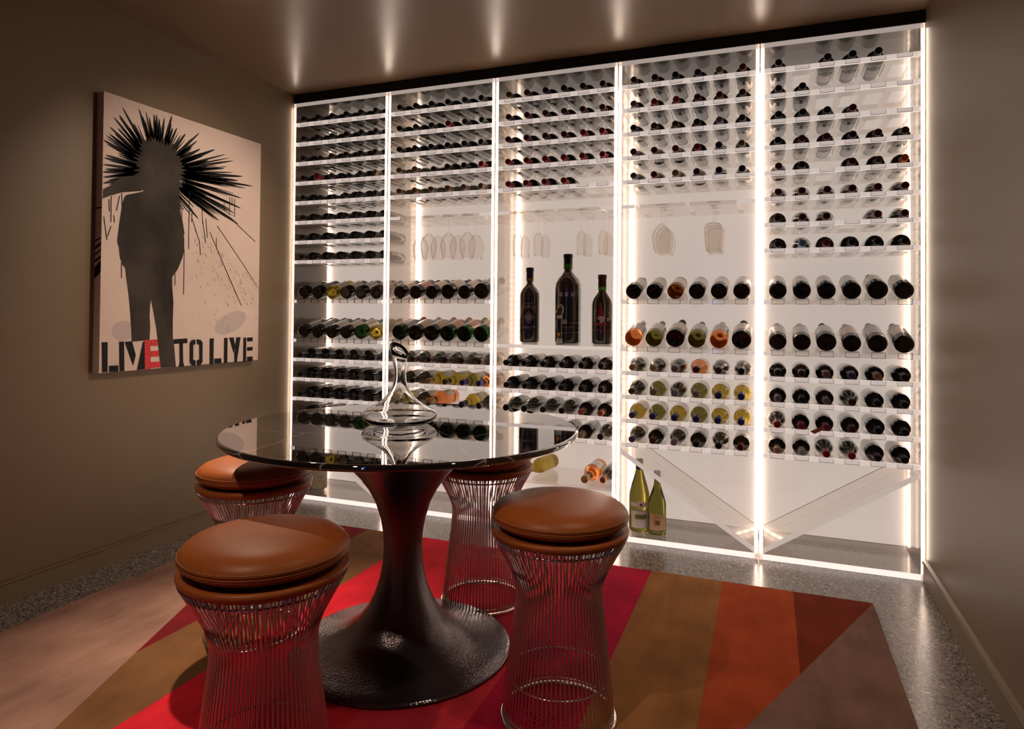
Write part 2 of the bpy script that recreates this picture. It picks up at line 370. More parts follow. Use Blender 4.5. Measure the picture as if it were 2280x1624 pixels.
def slab(bm, xs, ys, z0, z1, holes=(), axis='z', mi=0):
    """one connected sheet on a grid of breaks, cells in holes left open"""
    V = {}
    def vert(i, j, k):
        if (i, j, k) not in V:
            p = (xs[i], ys[j], (z0, z1)[k])
            V[(i, j, k)] = bm.verts.new(p if axis == 'z' else (p[0], p[2], p[1]))
        return V[(i, j, k)]
    nx, ny = len(xs) - 1, len(ys) - 1
    on = lambda i, j: 0 <= i < nx and 0 <= j < ny and (i, j) not in holes
    for i in range(nx):
        for j in range(ny):
            if not on(i, j): continue
            qs = [[(i, j, 0), (i, j + 1, 0), (i + 1, j + 1, 0), (i + 1, j, 0)], [(i, j, 1), (i + 1, j, 1), (i + 1, j + 1, 1), (i, j + 1, 1)]]
            if not on(i - 1, j): qs.append([(i, j, 0), (i, j, 1), (i, j + 1, 1), (i, j + 1, 0)])
            if not on(i + 1, j): qs.append([(i + 1, j, 0), (i + 1, j + 1, 0), (i + 1, j + 1, 1), (i + 1, j, 1)])
            if not on(i, j - 1): qs.append([(i, j, 0), (i + 1, j, 0), (i + 1, j, 1), (i, j, 1)])
            if not on(i, j + 1): qs.append([(i, j + 1, 0), (i, j + 1, 1), (i + 1, j + 1, 1), (i + 1, j + 1, 0)])
            for q in qs:
                f = bm.faces.new([vert(*c) for c in q]); f.material_index = mi
    fixn(bm)
def lathe(bm, prof, seg=32, center=(0, 0), mi=0, a0=0.0, a1=2 * pi, closed=True):
    rings = []
    full = abs(a1 - a0 - 2 * pi) < 1e-6
    n = seg if full else seg + 1
    for r, z in prof:
        if r < 1e-6:
            rings.append([bm.verts.new((center[0], center[1], z))])
        else:
            rings.append([bm.verts.new((center[0] + r * cos(a0 + (a1 - a0) * i / seg), center[1] + r * sin(a0 + (a1 - a0) * i / seg), z)) for i in range(n)])
    for a, b in zip(rings[:-1], rings[1:]):
        cnt = seg
        for i in range(cnt):
            j = (i + 1) % n
            if len(a) == 1 and len(b) == 1: continue
            if len(a) == 1: f = bm.faces.new((a[0], b[j], b[i]))
            elif len(b) == 1: f = bm.faces.new((a[i], a[j], b[0]))
            else: f = bm.faces.new((a[i], a[j], b[j], b[i]))
            f.material_index = mi; f.smooth = not (abs(prof[rings.index(a)][1] - prof[rings.index(b)][1]) < 1e-7)
    return rings
def tube(bm, pts, r, seg=8, closed=False, mi=0):
    P_ = [Vector(p) for p in pts]; n = len(P_); rings = []
    for i, p in enumerate(P_):
        if closed: d = P_[(i + 1) % n] - P_[i - 1]
        else: d = P_[min(i + 1, n - 1)] - P_[max(i - 1, 0)]
        d.normalize()
        a = Vector((0, 0, 1)) if abs(d.z) < 0.9 else Vector((1, 0, 0))
        u = d.cross(a).normalized(); v = d.cross(u)
        rings.append([bm.verts.new(p + (u * cos(2 * pi * k / seg) + v * sin(2 * pi * k / seg)) * r) for k in range(seg)])
    rng = range(n) if closed else range(n - 1)
    for i in rng:
        a, b = rings[i], rings[(i + 1) % n]
        for k in range(seg):
            f = bm.faces.new((a[k], a[(k + 1) % seg], b[(k + 1) % seg], b[k])); f.smooth = True; f.material_index = mi
    if not closed:
        bm.faces.new(rings[0][::-1]); bm.faces.new(rings[-1])
def ringpts(r, z, n=96): return [(r * cos(2 * pi * i / n), r * sin(2 * pi * i / n), z) for i in range(n)]
def fixn(bm): bmesh.ops.recalc_face_normals(bm, faces=bm.faces)
def struct(o): o['kind'] = 'structure'; return o

# painting outlines on the canvas plane (y, z in mm)
BODY= [(-1033, 1657), (-1140, 1619), (-1149, 1611), (-1161, 1572), (-1172, 1496), (-1176, 1459), (-1181, 1421), (-1180, 1401), (-1173, 1385), (-1167, 1340), (-1154, 1309), (-1141, 1296), (-1134, 1250), (-1120, 1167), (-1111, 1088), (-1102, 971), (-1012, 975), (-1010, 1040), (-1014, 1083), (-1012, 1136), (-1008, 1165), (-995, 1112), (-976, 1025), (-967, 966), (-949, 844), (-865, 842), (-876, 938), (-885, 983), (-887, 1063), (-885, 1148), (-893, 1223), (-894, 1270), (-862, 1310), (-837, 1367), (-827, 1404), (-828, 1454), (-838, 1519), (-851, 1578), (-859, 1611), (-888, 1628), (-918, 1652)]
HEAD= [(-819, 1798), (-827, 1752), (-852, 1707), (-891, 1670), (-939, 1644), (-989, 1632), (-1037, 1635), (-1078, 1651), (-1107, 1679), (-1123, 1715), (-1124, 1756), (-1109, 1799), (-1081, 1838), (-1042, 1871), (-994, 1893), (-944, 1902), (-896, 1895), (-856, 1875), (-829, 1841)]
ARM= [(-1251, 1624), (-1217, 1647), (-1176, 1690), (-1062, 1724), (-1015, 1684), (-1070, 1648), (-1162, 1626), (-1212, 1606), (-1252, 1584)]
TIPS= [(-1167, 1997), (-1183, 1961), (-1208, 1944), (-1224, 1896), (-1239, 1856), (-1223, 1864), (-1253, 1833), (-1242, 1772), (-1248, 1759), (-1255, 1729), (-1254, 1697), (-1243, 1711), (-1252, 1675), (-1252, 1649), (-1253, 1607), (-1086, 2014), (-1068, 1988), (-1033, 1993), (-1008, 2012), (-994, 2014), (-979, 2000), (-952, 2012), (-911, 2032), (-913, 1993), (-881, 1983), (-830, 1969), (-747, 1994), (-760, 1951), (-740, 1916), (-647, 1935), (-689, 1870), (-723, 1884), (-523, 1904), (-584, 1851), (-452, 1835), (-484, 1806), (-379, 1796), (-432, 1775), (-460, 1717), (-462, 1662), (-505, 1628), (-479, 1575), (-744, 1567), (-614, 1576), (-1112, 1943), (-1137, 1921)] 
HC= [(-984, 1752)]
LET= [[(-1245, 974), (-1219, 973), (-1217, 845), (-1241, 845)], [(-1210, 871), (-1167, 870), (-1166, 842), (-1209, 844)], [(-1164, 973), (-1141, 973), (-1137, 843), (-1160, 844)], [(-1137, 971), (-1102, 973), (-1082, 910), (-1094, 863)], [(-1046, 969), (-1040, 969), (-1036, 844), (-1074, 843)], [(-879, 974), (-801, 976), (-800, 953), (-879, 952)], [(-846, 954), (-826, 954), (-823, 862), (-815, 840), (-850, 841), (-843, 861)], [(-752, 969), (-774, 967), (-786, 952), (-784, 857), (-770, 841), (-748, 838), (-748, 865), (-763, 870), (-764, 941), (-751, 946)], [(-743, 970), (-719, 966), (-706, 952), (-705, 855), (-717, 840), (-740, 839), (-741, 865), (-725, 870), (-727, 941), (-742, 947)], [(-661, 971), (-635, 971), (-635, 839), (-659, 838)], [(-630, 867), (-583, 866), (-582, 841), (-629, 842)], [(-565, 971), (-542, 970), (-542, 839), (-565, 839)], [(-531, 971), (-501, 972), (-488, 927), (-498, 888)], [(-481, 971), (-451, 971), (-476, 837), (-492, 837), (-493, 888)], [(-429, 968), (-410, 967), (-408, 837), (-429, 838)], [(-403, 967), (-361, 968), (-361, 946), (-403, 946)], [(-402, 915), (-360, 916), (-360, 896), (-402, 895)], [(-401, 863), (-359, 863), (-359, 838), (-400, 839)]]
RED= [[(-1039, 976), (-1009, 976), (-1004, 842), (-1034, 843)], [(-1005, 976), (-970, 977), (-967, 948), (-1004, 948)], [(-1004, 924), (-963, 925), (-960, 898), (-1003, 898)], [(-1003, 874), (-953, 873), (-952, 846), (-1002, 847)]]
DRIP= [[(-802, 1565), (-801, 1411)], [(-783, 1563), (-735, 1454), (-728, 1389)], [(-845, 1559), (-828, 1480)], [(-827, 1409), (-826, 1287), (-826, 1190)], [(-878, 1289), (-877, 1231)], [(-1160, 1318), (-1158, 1251)], [(-1246, 1508), (-1230, 1409)], [(-718, 1566), (-696, 1453)], [(-698, 1574), (-686, 1480)], [(-1212, 1472), (-1228, 1425)], [(-628, 1487), (-626, 1428)], [(-623, 1547), (-436, 1360), (-314, 1235)], [(-531, 1597), (-352, 1494)], [(-670, 1509), (-486, 1200)], [(-598, 1387), (-447, 1139)], [(-1214, 1602), (-1213, 1488)], [(-1164, 1622), (-1161, 1557)], [(-801, 1694), (-801, 1542)], [(-541, 1711), (-542, 1613)], [(-507, 1707), (-506, 1611)], [(-580, 1672), (-576, 1631)], [(-703, 1706), (-703, 1666)], [(-526, 1709), (-524, 1672)], [(-844, 1605), (-845, 1528)], [(-783, 1605), (-785, 1544)], [(-723, 1619), (-716, 1544)], [(-1224, 1585), (-1221, 1533)], [(-1174, 1609), (-1188, 1541)], [(-1200, 1520), (-1197, 1490)]]

# ------------------------------------------------------------------ room shell
WX, RY, ZC = 3.3, -4.6, 2.4213
DEP = 0.365
struct(boxes('floor', [(-0.1, WX + 0.1, RY - 0.1, DEP + 0.1, -0.08, 0.0)], M['terrazzo']))
struct(boxes('ceiling', [(-0.1, WX + 0.1, RY - 0.1, DEP + 0.1, ZC, ZC + 0.08)], M['ceilpaint']))
struct(boxes('wall_left', [(-0.1, 0.0, RY - 0.1, DEP + 0.1, 0.0, ZC)], M['paint']))
struct(boxes('wall_right', [(WX, WX + 0.1, RY - 0.1, DEP + 0.1, 0.0, ZC)], M['paint']))
struct(boxes('wall_back', [(0.0, WX, DEP, DEP + 0.1, 0.0, ZC)], M['white_wall']))
struct(boxes('wall_front', [(0.0, 2.05, RY - 0.1, RY, 0.0, ZC), (2.11, WX, RY - 0.1, RY, 0.0, ZC), (2.05, 2.11, RY - 0.1, RY, 0.0, 0.2), (2.05, 2.11, RY - 0.1, RY, 2.1, ZC)], M['paint']))
# tall slit of daylight in the wall behind the camera
M['daylight'] = emis('daylight_glass', (0.25, 0.5, 1.0, 1), 6.0)
struct(boxes('window_1', [(2.05, 2.11, RY - 0.06, RY - 0.04, 0.2, 2.1)], M['daylight']))
struct(boxes('trim_1', [(0.0, WX, 0.0, DEP, 2.368, ZC)], M['black']))
def baseboard(name, side):
    bm = bmesh.new()
    prof = [(0.0, 0.0), (0.012, 0.0), (0.012, 0.076), (0.0165, 0.0785), (0.0165, 0.083), (0.011, 0.086), (0.011, 0.089), (0.0145, 0.092), (0.0, 0.095)]
    y0, y1 = RY, -0.004
    ends = []
    for y in (y0, y1):
        ends.append([bm.verts.new(((d if side < 0 else WX - d), y, z)) for d, z in prof])
    n = len(prof)
    for i in range(n): bm.faces.new((ends[0][i], ends[0][(i + 1) % n], ends[1][(i + 1) % n], ends[1][i]))
    bm.faces.new(ends[0]); bm.faces.new(ends[1][::-1]); fixn(bm)
    return struct(bobj(name, bm, M['paint']))
baseboard('baseboard_left', -1); baseboard('baseboard_right', 1)

# ------------------------------------------------------------------ rug (one woven piece, colours in its pile)
RC = [rugmat('rug_pile_mauve', srgb(150, 116, 102)), rugmat('rug_pile_maroon', srgb(112, 28, 36)), rugmat('rug_pile_bronze', srgb(120, 84, 54)),
      rugmat('rug_pile_red', srgb(224, 40, 54)), rugmat('rug_pile_rose', srgb(212, 52, 66)), rugmat('rug_pile_crimson', srgb(182, 24, 58)),
      rugmat('rug_pile_ochre', srgb(152, 104, 60)), rugmat('rug_pile_rust', srgb(176, 76, 38)), rugmat('rug_pile_russet', srgb(122, 46, 26)), rugmat('rug_pile_taupe', srgb(136, 104, 90))]
def rug():
    XL, XR, YB, YF, T = 0.245, 3.058, -0.355, -3.55, 0.012
    kl = lambda y: XL + (YB - y) * 0.412
    kr = lambda y: XR - (YB - y) * 0.43
    xs = [(XL, 0.792, 1), (0.792, 1.08, 2), (1.08, 1.64, 3), (1.64, 1.93, 4), (1.93, 2.215, 5), (2.215, 2.507, 6), (2.507, 2.775, 7), (2.775, XR, 8)]
    bm = bmesh.new()
    def poly(pts, mi):
        if len(pts) >= 3:
            f = bm.faces.new([bm.verts.new((x, y, T)) for x, y in pts]); f.material_index = mi
    for x0, x1, mi in xs:
        # below-line limits: y must be above both diagonals
        def ylim(x): return max(YF, YB - (x - XL) / 0.412, YB - (XR - x) / 0.43) if False else max(YF, YB - min((x - XL) / 0.412, (XR - x) / 0.43))
        pts = [(x0, YB), (x1, YB)]
        xm = [x1]
        if x0 < XL + (YB - YF) * 0.412 < x1: xm.append(XL + (YB - YF) * 0.412)
        if x0 < XR - (YB - YF) * 0.43 < x1: xm.append(XR - (YB - YF) * 0.43)
        apex = (XL / 0.412 + XR / 0.43) / (1 / 0.412 + 1 / 0.43)
        if x0 < apex < x1: xm.append(apex)
        xm.append(x0)
        for x in sorted(set(xm), reverse=True): pts.append((x, ylim(x)))
        q = []
        for p in pts:
            if not q or (Vector(p) - Vector(q[-1])).length > 1e-5: q.append(p)
        if (Vector(q[0]) - Vector(q[-1])).length < 1e-5: q.pop()
        poly(q, mi)
    poly([(XL, YB), (kl(YF), YF), (XL, YF)], 0)
    poly([(XR, YB), (XR, YF), (kr(YF), YF)], 9)
    bmesh.ops.remove_doubles(bm, verts=bm.verts, dist=1e-5); fixn(bm)
    for f in bm.faces:
        if f.normal.z < 0: f.normal_flip()
    box(bm, XL, XR, YF, YB, 0.0, T - 0.0006, 2)
    o = bobj('rug', bm, RC)
    return tag(o, 'large wool rug of red, crimson, rust, brown and mauve stripes under the table', 'rug')
rug()

# ------------------------------------------------------------------ wine wall: five clear acrylic bays
BW = 0.66; PT = 0.019
PITCH, X0 = 0.1008, 0.0785
UP = [2.246 - 0.1183 * k for k in range(8)]
DA, DB = 1.183, 0.951
LO = [0.834 - 0.1167 * k for k in range(4)]
ST = 0.020
NT = 0.029   # half width of neck notch
def shelf_meshes():
    x0, x1 = PT + 0.001, BW - PT - 0.001
    xs = [X0 + PITCH * k for k in range(6)]
    e = [x0] + [v for x in xs for v in (x - 0.036, x + 0.036)] + [x1]
    bm = bmesh.new(); slab(bm, e, [0.016, 0.085, 0.32, 0.345], -ST, 0.0, holes={(i, 1) for i in range(1, 12, 2)})
    clear = mesh_from(bm, 'bottle_shelf', M['shelf_clear'])
    # front rail: one bar, the stretches under the necks set back a little
    e = [x0] + [v for x in xs for v in (x - NT, x + NT)] + [x1]
    bm = bmesh.new()
    slab(bm, e, [-ST, 0.0], 0.0, 0.016, axis='y')
    for f in bm.faces:
        c = f.calc_center_median()
        if any(abs(c.x - x) < NT * 0.9 for x in xs) and abs(f.normal.y) > 0.5 and c.y < 0.001: f.material_index = 1
    rail = mesh_from(bm, 'front_rail', [M['edge_rail'], M['notch']])
    bm = bmesh.new(); w_ = 0.0013
    slab(bm, [-NT, -NT + w_, NT - w_, NT], [-ST + 0.0005, -ST + 0.0020, -0.0005], -0.0012, -0.0002, holes={(1, 1)}, axis='y')
    note = mesh_from(bm, 'neck_notch', M['edge_dark'])
    # tilted display shelf
    bm = bmesh.new(); a = math.tan(radians(13.5)); y1 = 0.335
    sec = [(0.0, -0.006), (y1, y1 * a - 0.006), (y1, y1 * a), (0.0, 0.0), (-0.006, 0.0), (-0.006, -ST), (0.0, -ST)]
    A_ = [bm.verts.new((x0, y, z)) for y, z in sec]; B_ = [bm.verts.new((x1, y, z)) for y, z in sec]
    for i in range(len(sec)):
        j = (i + 1) % len(sec); bm.faces.new((A_[i], A_[j], B_[j], B_[i]))
    bm.faces.new(A_); bm.faces.new(B_[::-1]); fixn(bm)
    tilt = mesh_from(bm, 'display_shelf', M['shelf_clear'])
    bm = bmesh.new()
    slab(bm, [-0.0270, -0.0256, 0.0256, 0.0270], [-ST, -ST + 0.0016, 0.0044, 0.006], -0.0125, -0.0065, holes={(1, 1)}, axis='y')
    stop = mesh_from(bm, 'bottle_stop', M['edge_dark'])
    return clear, rail, note, tilt, stop
SH = shelf_meshes()
ORD = ['first', 'second', 'third', 'fourth', 'fifth', 'sixth', 'seventh', 'eighth']
BAYW = ['leftmost bay', 'second bay', 'middle bay', 'fourth bay', 'rightmost bay']
def rack(b):
    desc = ['eight upper rows, against the left wall', 'hanging wine glasses, second from left',
            'three giant standing bottles, middle', 'two bottles standing on its floor', 'empty top slots, against the right wall']
    r = thing('wine_rack', (BW * b, 0, 0), 'clear acrylic wine rack unit with ' + desc[b], 'wine rack', 'lit acrylic rack units')
    for s in (0, 1):
        bm = bmesh.new(); xa = 0.002 if s == 0 else BW - PT
        fs = box(bm, xa, xa + PT - 0.002, 0.001, 0.345, 0.0, 2.365)
        fs[2].material_index = 1
        bobj('side_panel', bm, [M['clear'], M['edge_front']], r)
        xl = xa + (PT - 0.002) / 2
        boxes('light_line', [(xl - 0.0014, xl + 0.0014, -0.0016, 0.0008, 0.03, 2.34)], M['led_front'], r)
        xb = 0.001 if s == 0 else BW - 0.007
        boxes('light_strip', [(xb, xb + 0.006, 0.346, 0.362, 0.03, 2.345)], M['led'], r)
    boxes('backlit_panel', [(0.018, BW - 0.018, 0.3625, 0.3645, 0.03, 2.36)], M['backlit'], r)
    bm = bmesh.new(); fs = box(bm, PT, BW - PT, 0.0, 0.345, 2.343, 2.365); fs[2].material_index = 1
    bobj('top_panel', bm, [M['shelf_clear'], M['edge_top']], r)
    bm = bmesh.new(); fs = box(bm, PT, BW - PT, 0.0, 0.36, 0.001, 0.027); fs[2].material_index = 1
    bobj('base_panel', bm, [M['shelf_clear'], M['edge_base']], r)
    zs = (UP if b in (0, 4) else UP[:5]) + LO
    for z in zs:
        s = obj('bottle_shelf', SH[0], r, (0, 0, z)); obj('front_rail', SH[1], s)
        for k in range(6): obj('neck_notch', SH[2], s, (X0 + PITCH * k, 0, 0))
    if b != 2:
        for z in (DA, DB):
            s = obj('display_shelf', SH[3], r, (0, 0, z))
            for k in range(6): obj('bottle_stop', SH[4], s, (X0 + PITCH * k, 0, 0))
            for q in ((PT, 0.050), (BW - 0.050, BW - PT)): boxes('front_rail', [(q[0], q[1], -0.012, -0.0065, -ST, -0.002)], M['edge_rail'], s)
    else:
        boxes('flat_shelf', [(PT, BW - PT, 0.0, 0.345, 0.931, 0.951)], M['shelf_clear'], r)
        boxes('front_rail', [(PT, BW - PT, -0.003, 0.0, 0.932, 0.950)], M['edge_rail'], r)
        boxes('bottom_shelf', [(PT, BW - PT, 0.0, 0.345, 0.236, 0.250)], M['shelf_clear'], r)
    if b in (1, 2, 3):
        ch = [0.1, 0.218, 0.336, 0.454, 0.57]
        e = [PT] + [v for x in ch for v in (x - 0.011, x + 0.011)] + [BW - PT]
        bm = bmesh.new(); slab(bm, e, [0.0, 0.32, 0.345], 1.632, 1.650, holes={(i, 0) for i in range(1, 10, 2)})
        ss = bobj('stemware_shelf', bm, M['shelf_clear'], r)
        for q in ((PT, 0.085), (BW - 0.085, BW - PT)): boxes('front_rail', [(q[0], q[1], -0.003, 0.0, 1.633, 1.649)], M['edge_rail'], ss)
    if b != 2:
        # slanting clear board in the bottom compartment
        up_left = b != 4
        za, zb = (0.455, 0.03) if up_left else (0.03, 0.455)
        bm = bmesh.new(); t = 0.022
        x0, x1 = PT + 0.002, BW - PT - 0.002
        L_ = math.hypot(x1 - x0, zb - za); nx, nz = -(zb - za) / L_ * t, (x1 - x0) / L_ * t
        lo0, lo1 = (x0 + (nx if up_left else 0) * 0, za), (x1, zb)
        q = [(x0, za - t * 1.2), (x1, zb if zb > 0.2 else zb), (x1, zb + t * 1.2 if zb < 0.2 else zb), (x0, za)]
        if not up_left: q = [(x0, za), (x1, zb - t * 1.2), (x1, zb), (x0, za + t * 1.2)]
        fr = [bm.verts.new((x, 0.0, z)) for x, z in q]; bk = [bm.verts.new((x, 0.345, z)) for x, z in q]
        f1 = bm.faces.new(fr); bm.faces.new(bk[::-1])
        for i in range(4): bm.faces.new((fr[i], bk[i], bk[(i + 1) % 4], fr[(i + 1) % 4]))
        fixn(bm)
        for f in bm.faces:
            if abs(f.normal.y) > 0.9 and f.calc_center_median().y < 0.1: f.material_index = 1
        bobj('slanted_divider', bm, [M['shelf_clear'], M['edge_slant']], r)
        xa, xb_ = x0, x1
        bm = bmesh.new(); tube(bm, [(x0, 0.3455, za if up_left else za + t * 1.2), (x1, 0.3455, zb + t * 1.2 if up_left else zb)], 0.0012, 5)
        bobj('divider_joint', bm, M['edge_dark'], r)
    return r
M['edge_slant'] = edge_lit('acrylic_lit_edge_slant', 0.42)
for b in range(5): rack(b)

# ------------------------------------------------------------------ bottles
PROF = {
 'bordeaux': (0.300, 0.0375, [(0, 0.0025), (0.020, 0.002), (0.033, 0.0), (0.0365, 0.003), (0.0375, 0.008), (0.0378, 0.185), (0.0365, 0.197), (0.031, 0.209), (0.022, 0.219), (0.0158, 0.229), (0.0142, 0.242), (0.0138, 0.294)], 0.232),
 'burgundy': (0.298, 0.0405, [(0, 0.0025), (0.022, 0.002), (0.036, 0.0), (0.0395, 0.003), (0.0405, 0.009), (0.0405, 0.140), (0.0385, 0.158), (0.033, 0.180), (0.026, 0.200), (0.0195, 0.218), (0.0155, 0.236), (0.0142, 0.252), (0.0140, 0.292)], 0.242),
 'champagne': (0.310, 0.0430, [(0, 0.012), (0.022, 0.008), (0.038, 0.0), (0.0425, 0.004), (0.0435, 0.012), (0.0435, 0.145), (0.0415, 0.165), (0.035, 0.190), (0.027, 0.212), (0.020, 0.230), (0.0165, 0.248), (0.0155, 0.302)], 0.225),
}
def inner(prof, t, zmax):
    """the wine inside a bottle wall of thickness t, filled to zmax"""
    out = [(0, t + 0.004)]
    for i, (r, z) in enumerate(prof[2:]):
        if z > zmax: 
            r0, z0 = prof[2:][i - 1]; f = (zmax - z0) / (z - z0); out.append((max(0.004, r0 + (r - r0) * f - t), zmax)); break
        out.append((max(0.004, r - t), z + (t if z < 0.02 else 0)))
    out.append((0, out[-1][1] + 0.0005))
    return out
MC = {}
def bottle_meshes(shape, g, cap, lab, lz=(0.055, 0.150), wrap=2.3, scale=1.0):
    L_, r_, prof, cz = PROF[shape]
    k = ('b', shape, g)
    if k not in MC:
        bm = bmesh.new(); lathe(bm, prof + [(0, prof[-1][1])], 28); fixn(bm); MC[k] = mesh_from(bm, 'bottle_glass', GL[g])
        if g == 'streak':
            bm = bmesh.new(); lathe(bm, inner(prof, 0.0045, prof[5][1] + 0.045), 24); fixn(bm); MC[('w', shape)] = mesh_from(bm, 'wine_fill', M['wine_green'])
    k2 = ('c', shape, cap)
    if k2 not in MC:
        bm = bmesh.new(); rr = prof[-1][0] + 0.0006
        big = 0.0035 if shape == 'champagne' else 0.0012
        pr = [(rr + (0.003 if shape != 'bordeaux' else 0.001), cz), (rr + 0.0005, cz + 0.018), (rr, L_ - 0.018), (rr + big, L_ - 0.015), (rr + big, L_ - 0.004), (rr, L_), (rr * 0.55, L_ + 0.0004), (0, L_ + 0.0002)]
        lathe(bm, pr, 24); fixn(bm); MC[k2] = mesh_from(bm, 'capsule', capmat(cap))
    k3 = ('l', shape, lab, lz, wrap)
    if lab and k3 not in MC:
        bm = bmesh.new(); rr = r_ + 0.0008
        lathe(bm, [(rr, lz[0]), (rr, lz[1])], 20, a0=-pi / 2 - wrap / 2, a1=-pi / 2 + wrap / 2); MC[k3] = mesh_from(bm, 'paper_label', labmat(lab))
    return MC[k], MC[k2], MC.get(k3)
KINDW = {'dark': 'dark bottle', 'green': 'green bottle', 'streak': 'dark green bottle', 'olive': 'olive bottle', 'yellow': 'yellow bottle',
         'rose': 'orange rosé bottle', 'amber': 'amber bottle'}
def add_bottle(name, loc, rot, shape, g, cap, lab, label, group=None, scale=1.0, **kw):
    a, c, l = bottle_meshes(shape, g, cap, lab, **kw)
    t = thing(name, loc, label, 'wine bottle', group, rot); t.scale = (scale,) * 3
    obj('glass_body', a, t); obj('capsule', c, t)
    if g == 'streak': obj('wine_fill', MC[('w', shape)], t)
    if l: obj('paper_label', l, t)
    return t
FX = Matrix.Rotation(pi / 2, 4, 'X')       # local +z -> -y : neck towards the room
def lying(b, k, z, shape, g, cap, lab, rowname, ylab='up', dy=0.0, dx=0.0):
    x = BW * b + X0 + PITCH * k + dx
    r_ = PROF[shape][1]
    zz = z + 0.0195 + (0.004 if shape == 'champagne' else 0)
    roll = {'up': 0.0, 'down': pi, 'side': pi / 2}[ylab] + rnd.uniform(-0.5, 0.5)
    m = Matrix.Translation((x, PROF[shape][0] - 0.012 + dy, zz)) @ FX @ Matrix.Rotation(roll + pi, 4, 'Z')
    lb = '%s, %s cap, %s from left, %s, %s' % (KINDW[g], CAPW.get(cap, cap), ORD[k], rowname, BAYW[b])
    t = add_bottle('wine_bottle', (0, 0, 0), (0, 0, 0), shape, g, cap, lab, lb, 'bottles lying neck out in the rack')
    t.matrix_world = m
    return t
S = {'B': 'bordeaux', 'U': 'burgundy', 'C': 'champagne'}
G = {'d': 'dark', 'g': 'green', 's': 'streak', 'o': 'olive', 'y': 'yellow', 'r': 'rose', 'a': 'amber'}
def row(b, z, rowname, spec, ylab='up', labs=None, upper=True):
    """spec: words like 'Bd:black' or '-' for an empty slot; trailing < pushes the bottle back"""
    for k, s in enumerate(spec.split()):
        if s == '-': continue
        dy = 0.0
        if s.endswith('<'): s = s[:-1]; dy = 0.035
        sh, cap = s.split(':')
        lab = (labs or 'white cream white grey white tan').split()[k]
        lying(b, k, z, S[sh[0]], G[sh[1]], cap, None if lab == '0' else lab, rowname, ylab, min(dy, 0.03), rnd.uniform(-0.002, 0.002))
BK = 'Bd:black '
UN = ['top row', 'second row down', 'third row down', 'fourth row down', 'fifth row down', 'sixth row down', 'seventh row down', 'eighth row down']
LN = ['first row below slanted shelves', 'second row below slanted shelves', 'third row below slanted shelves', 'bottom row']
data = {
 (0, 0): BK * 6, (0, 1): BK * 6, (0, 2): 'Bd:black Bd:black< Bd:brown Bd:black Bd:black Bd:black', (0, 3): 'Bd:black Cd:red Bd:purple Bd:black< Bd:darkgreen Bd:cork',
 (0, 4): 'Bd:black Bd:black< Bd:black< Bd:black Bd:black Bd:black', (0, 5): BK * 6, (0, 6): BK * 6, (0, 7): BK * 6,
 (1, 0): 'Bd:brown Bd:black Bd:black Bd:black Bd:black Bd:black', (1, 1): 'Bd:darkgreen Bd:darkgreen Bd:darkgreen Bd:red Bd:purple Bd:green', (1, 2): BK * 6,
 (1, 3): 'Us:cork Us:cork Ud:black< Bd:black Bd:black Bd:red', (1, 4): 'Us:cork Us:cork Us:cork Us:cork Us:cork Us:cork',
 (2, 0): 'Bd:olive Bd:brown Bd:black Bd:black Bd:black Bd:black', (2, 1): 'Bd:brown Bd:maroon Bd:maroon Bd:maroon Bd:maroon Bd:maroon', (2, 2): 'Bd:maroon Bd:maroon Bd:maroon Bd:maroon Bd:red Bd:red',
 (2, 3): 'Bd:red Bd:red Bd:red Bd:red Bd:red Bd:red', (2, 4): 'Bd:red Bd:red Bd:red Bd:red - -',
 (3, 0): 'Bd:brown Bd:purple Bd:black Bd:purple Bd:grey Bd:maroon', (3, 1): 'Bd:grey Bd:red Bd:red Bd:maroon Bd:crimson Bd:brown', (3, 2): 'Bs:black Bd:olive Bd:olive Bd:black Bd:lilac Bd:green',
 (3, 3): 'Us:maroon Us:maroon Us:crimson Bd:red Us:navy Bs:grey', (3, 4): 'Us:lilac Us:crimson Us:tan Us:maroon Us:navy Us:navy',
 (4, 0): 'Bd:black - Bd:black Bd:black Bd:black -', (4, 1): 'Bd:black Bd:black - - - -', (4, 2): 'Bd:black Bd:black Bd:black Bd:maroon - -',
 (4, 3): 'Bd:black Bd:maroon Bd:maroon Bd:purple Bd:brown Bd:brown', (4, 4): 'Us:maroon Bd:purple - Bd:brown Bd:olive Bd:orange', (4, 5): 'Us:maroon Us:maroon Us:maroon Us:maroon Us:maroon Us:maroon',
 (4, 6): 'Bd:black Us:maroon Us:maroon - Us:maroon Us:maroon', (4, 7): 'Bd:black Us:lightblue Bd:magenta Bd:black Bd:black Bd:black',
}
for (b, r_), s in data.items():
    row(b, UP[r_], UN[r_], s, ylab='down' if r_ < 5 else 'up', labs='bluewhite bluewhite white grey grey grey' if (b == 4 and r_ < 3) else ('0 white cream tan 0 0' if b == 3 and r_ > 2 else None))
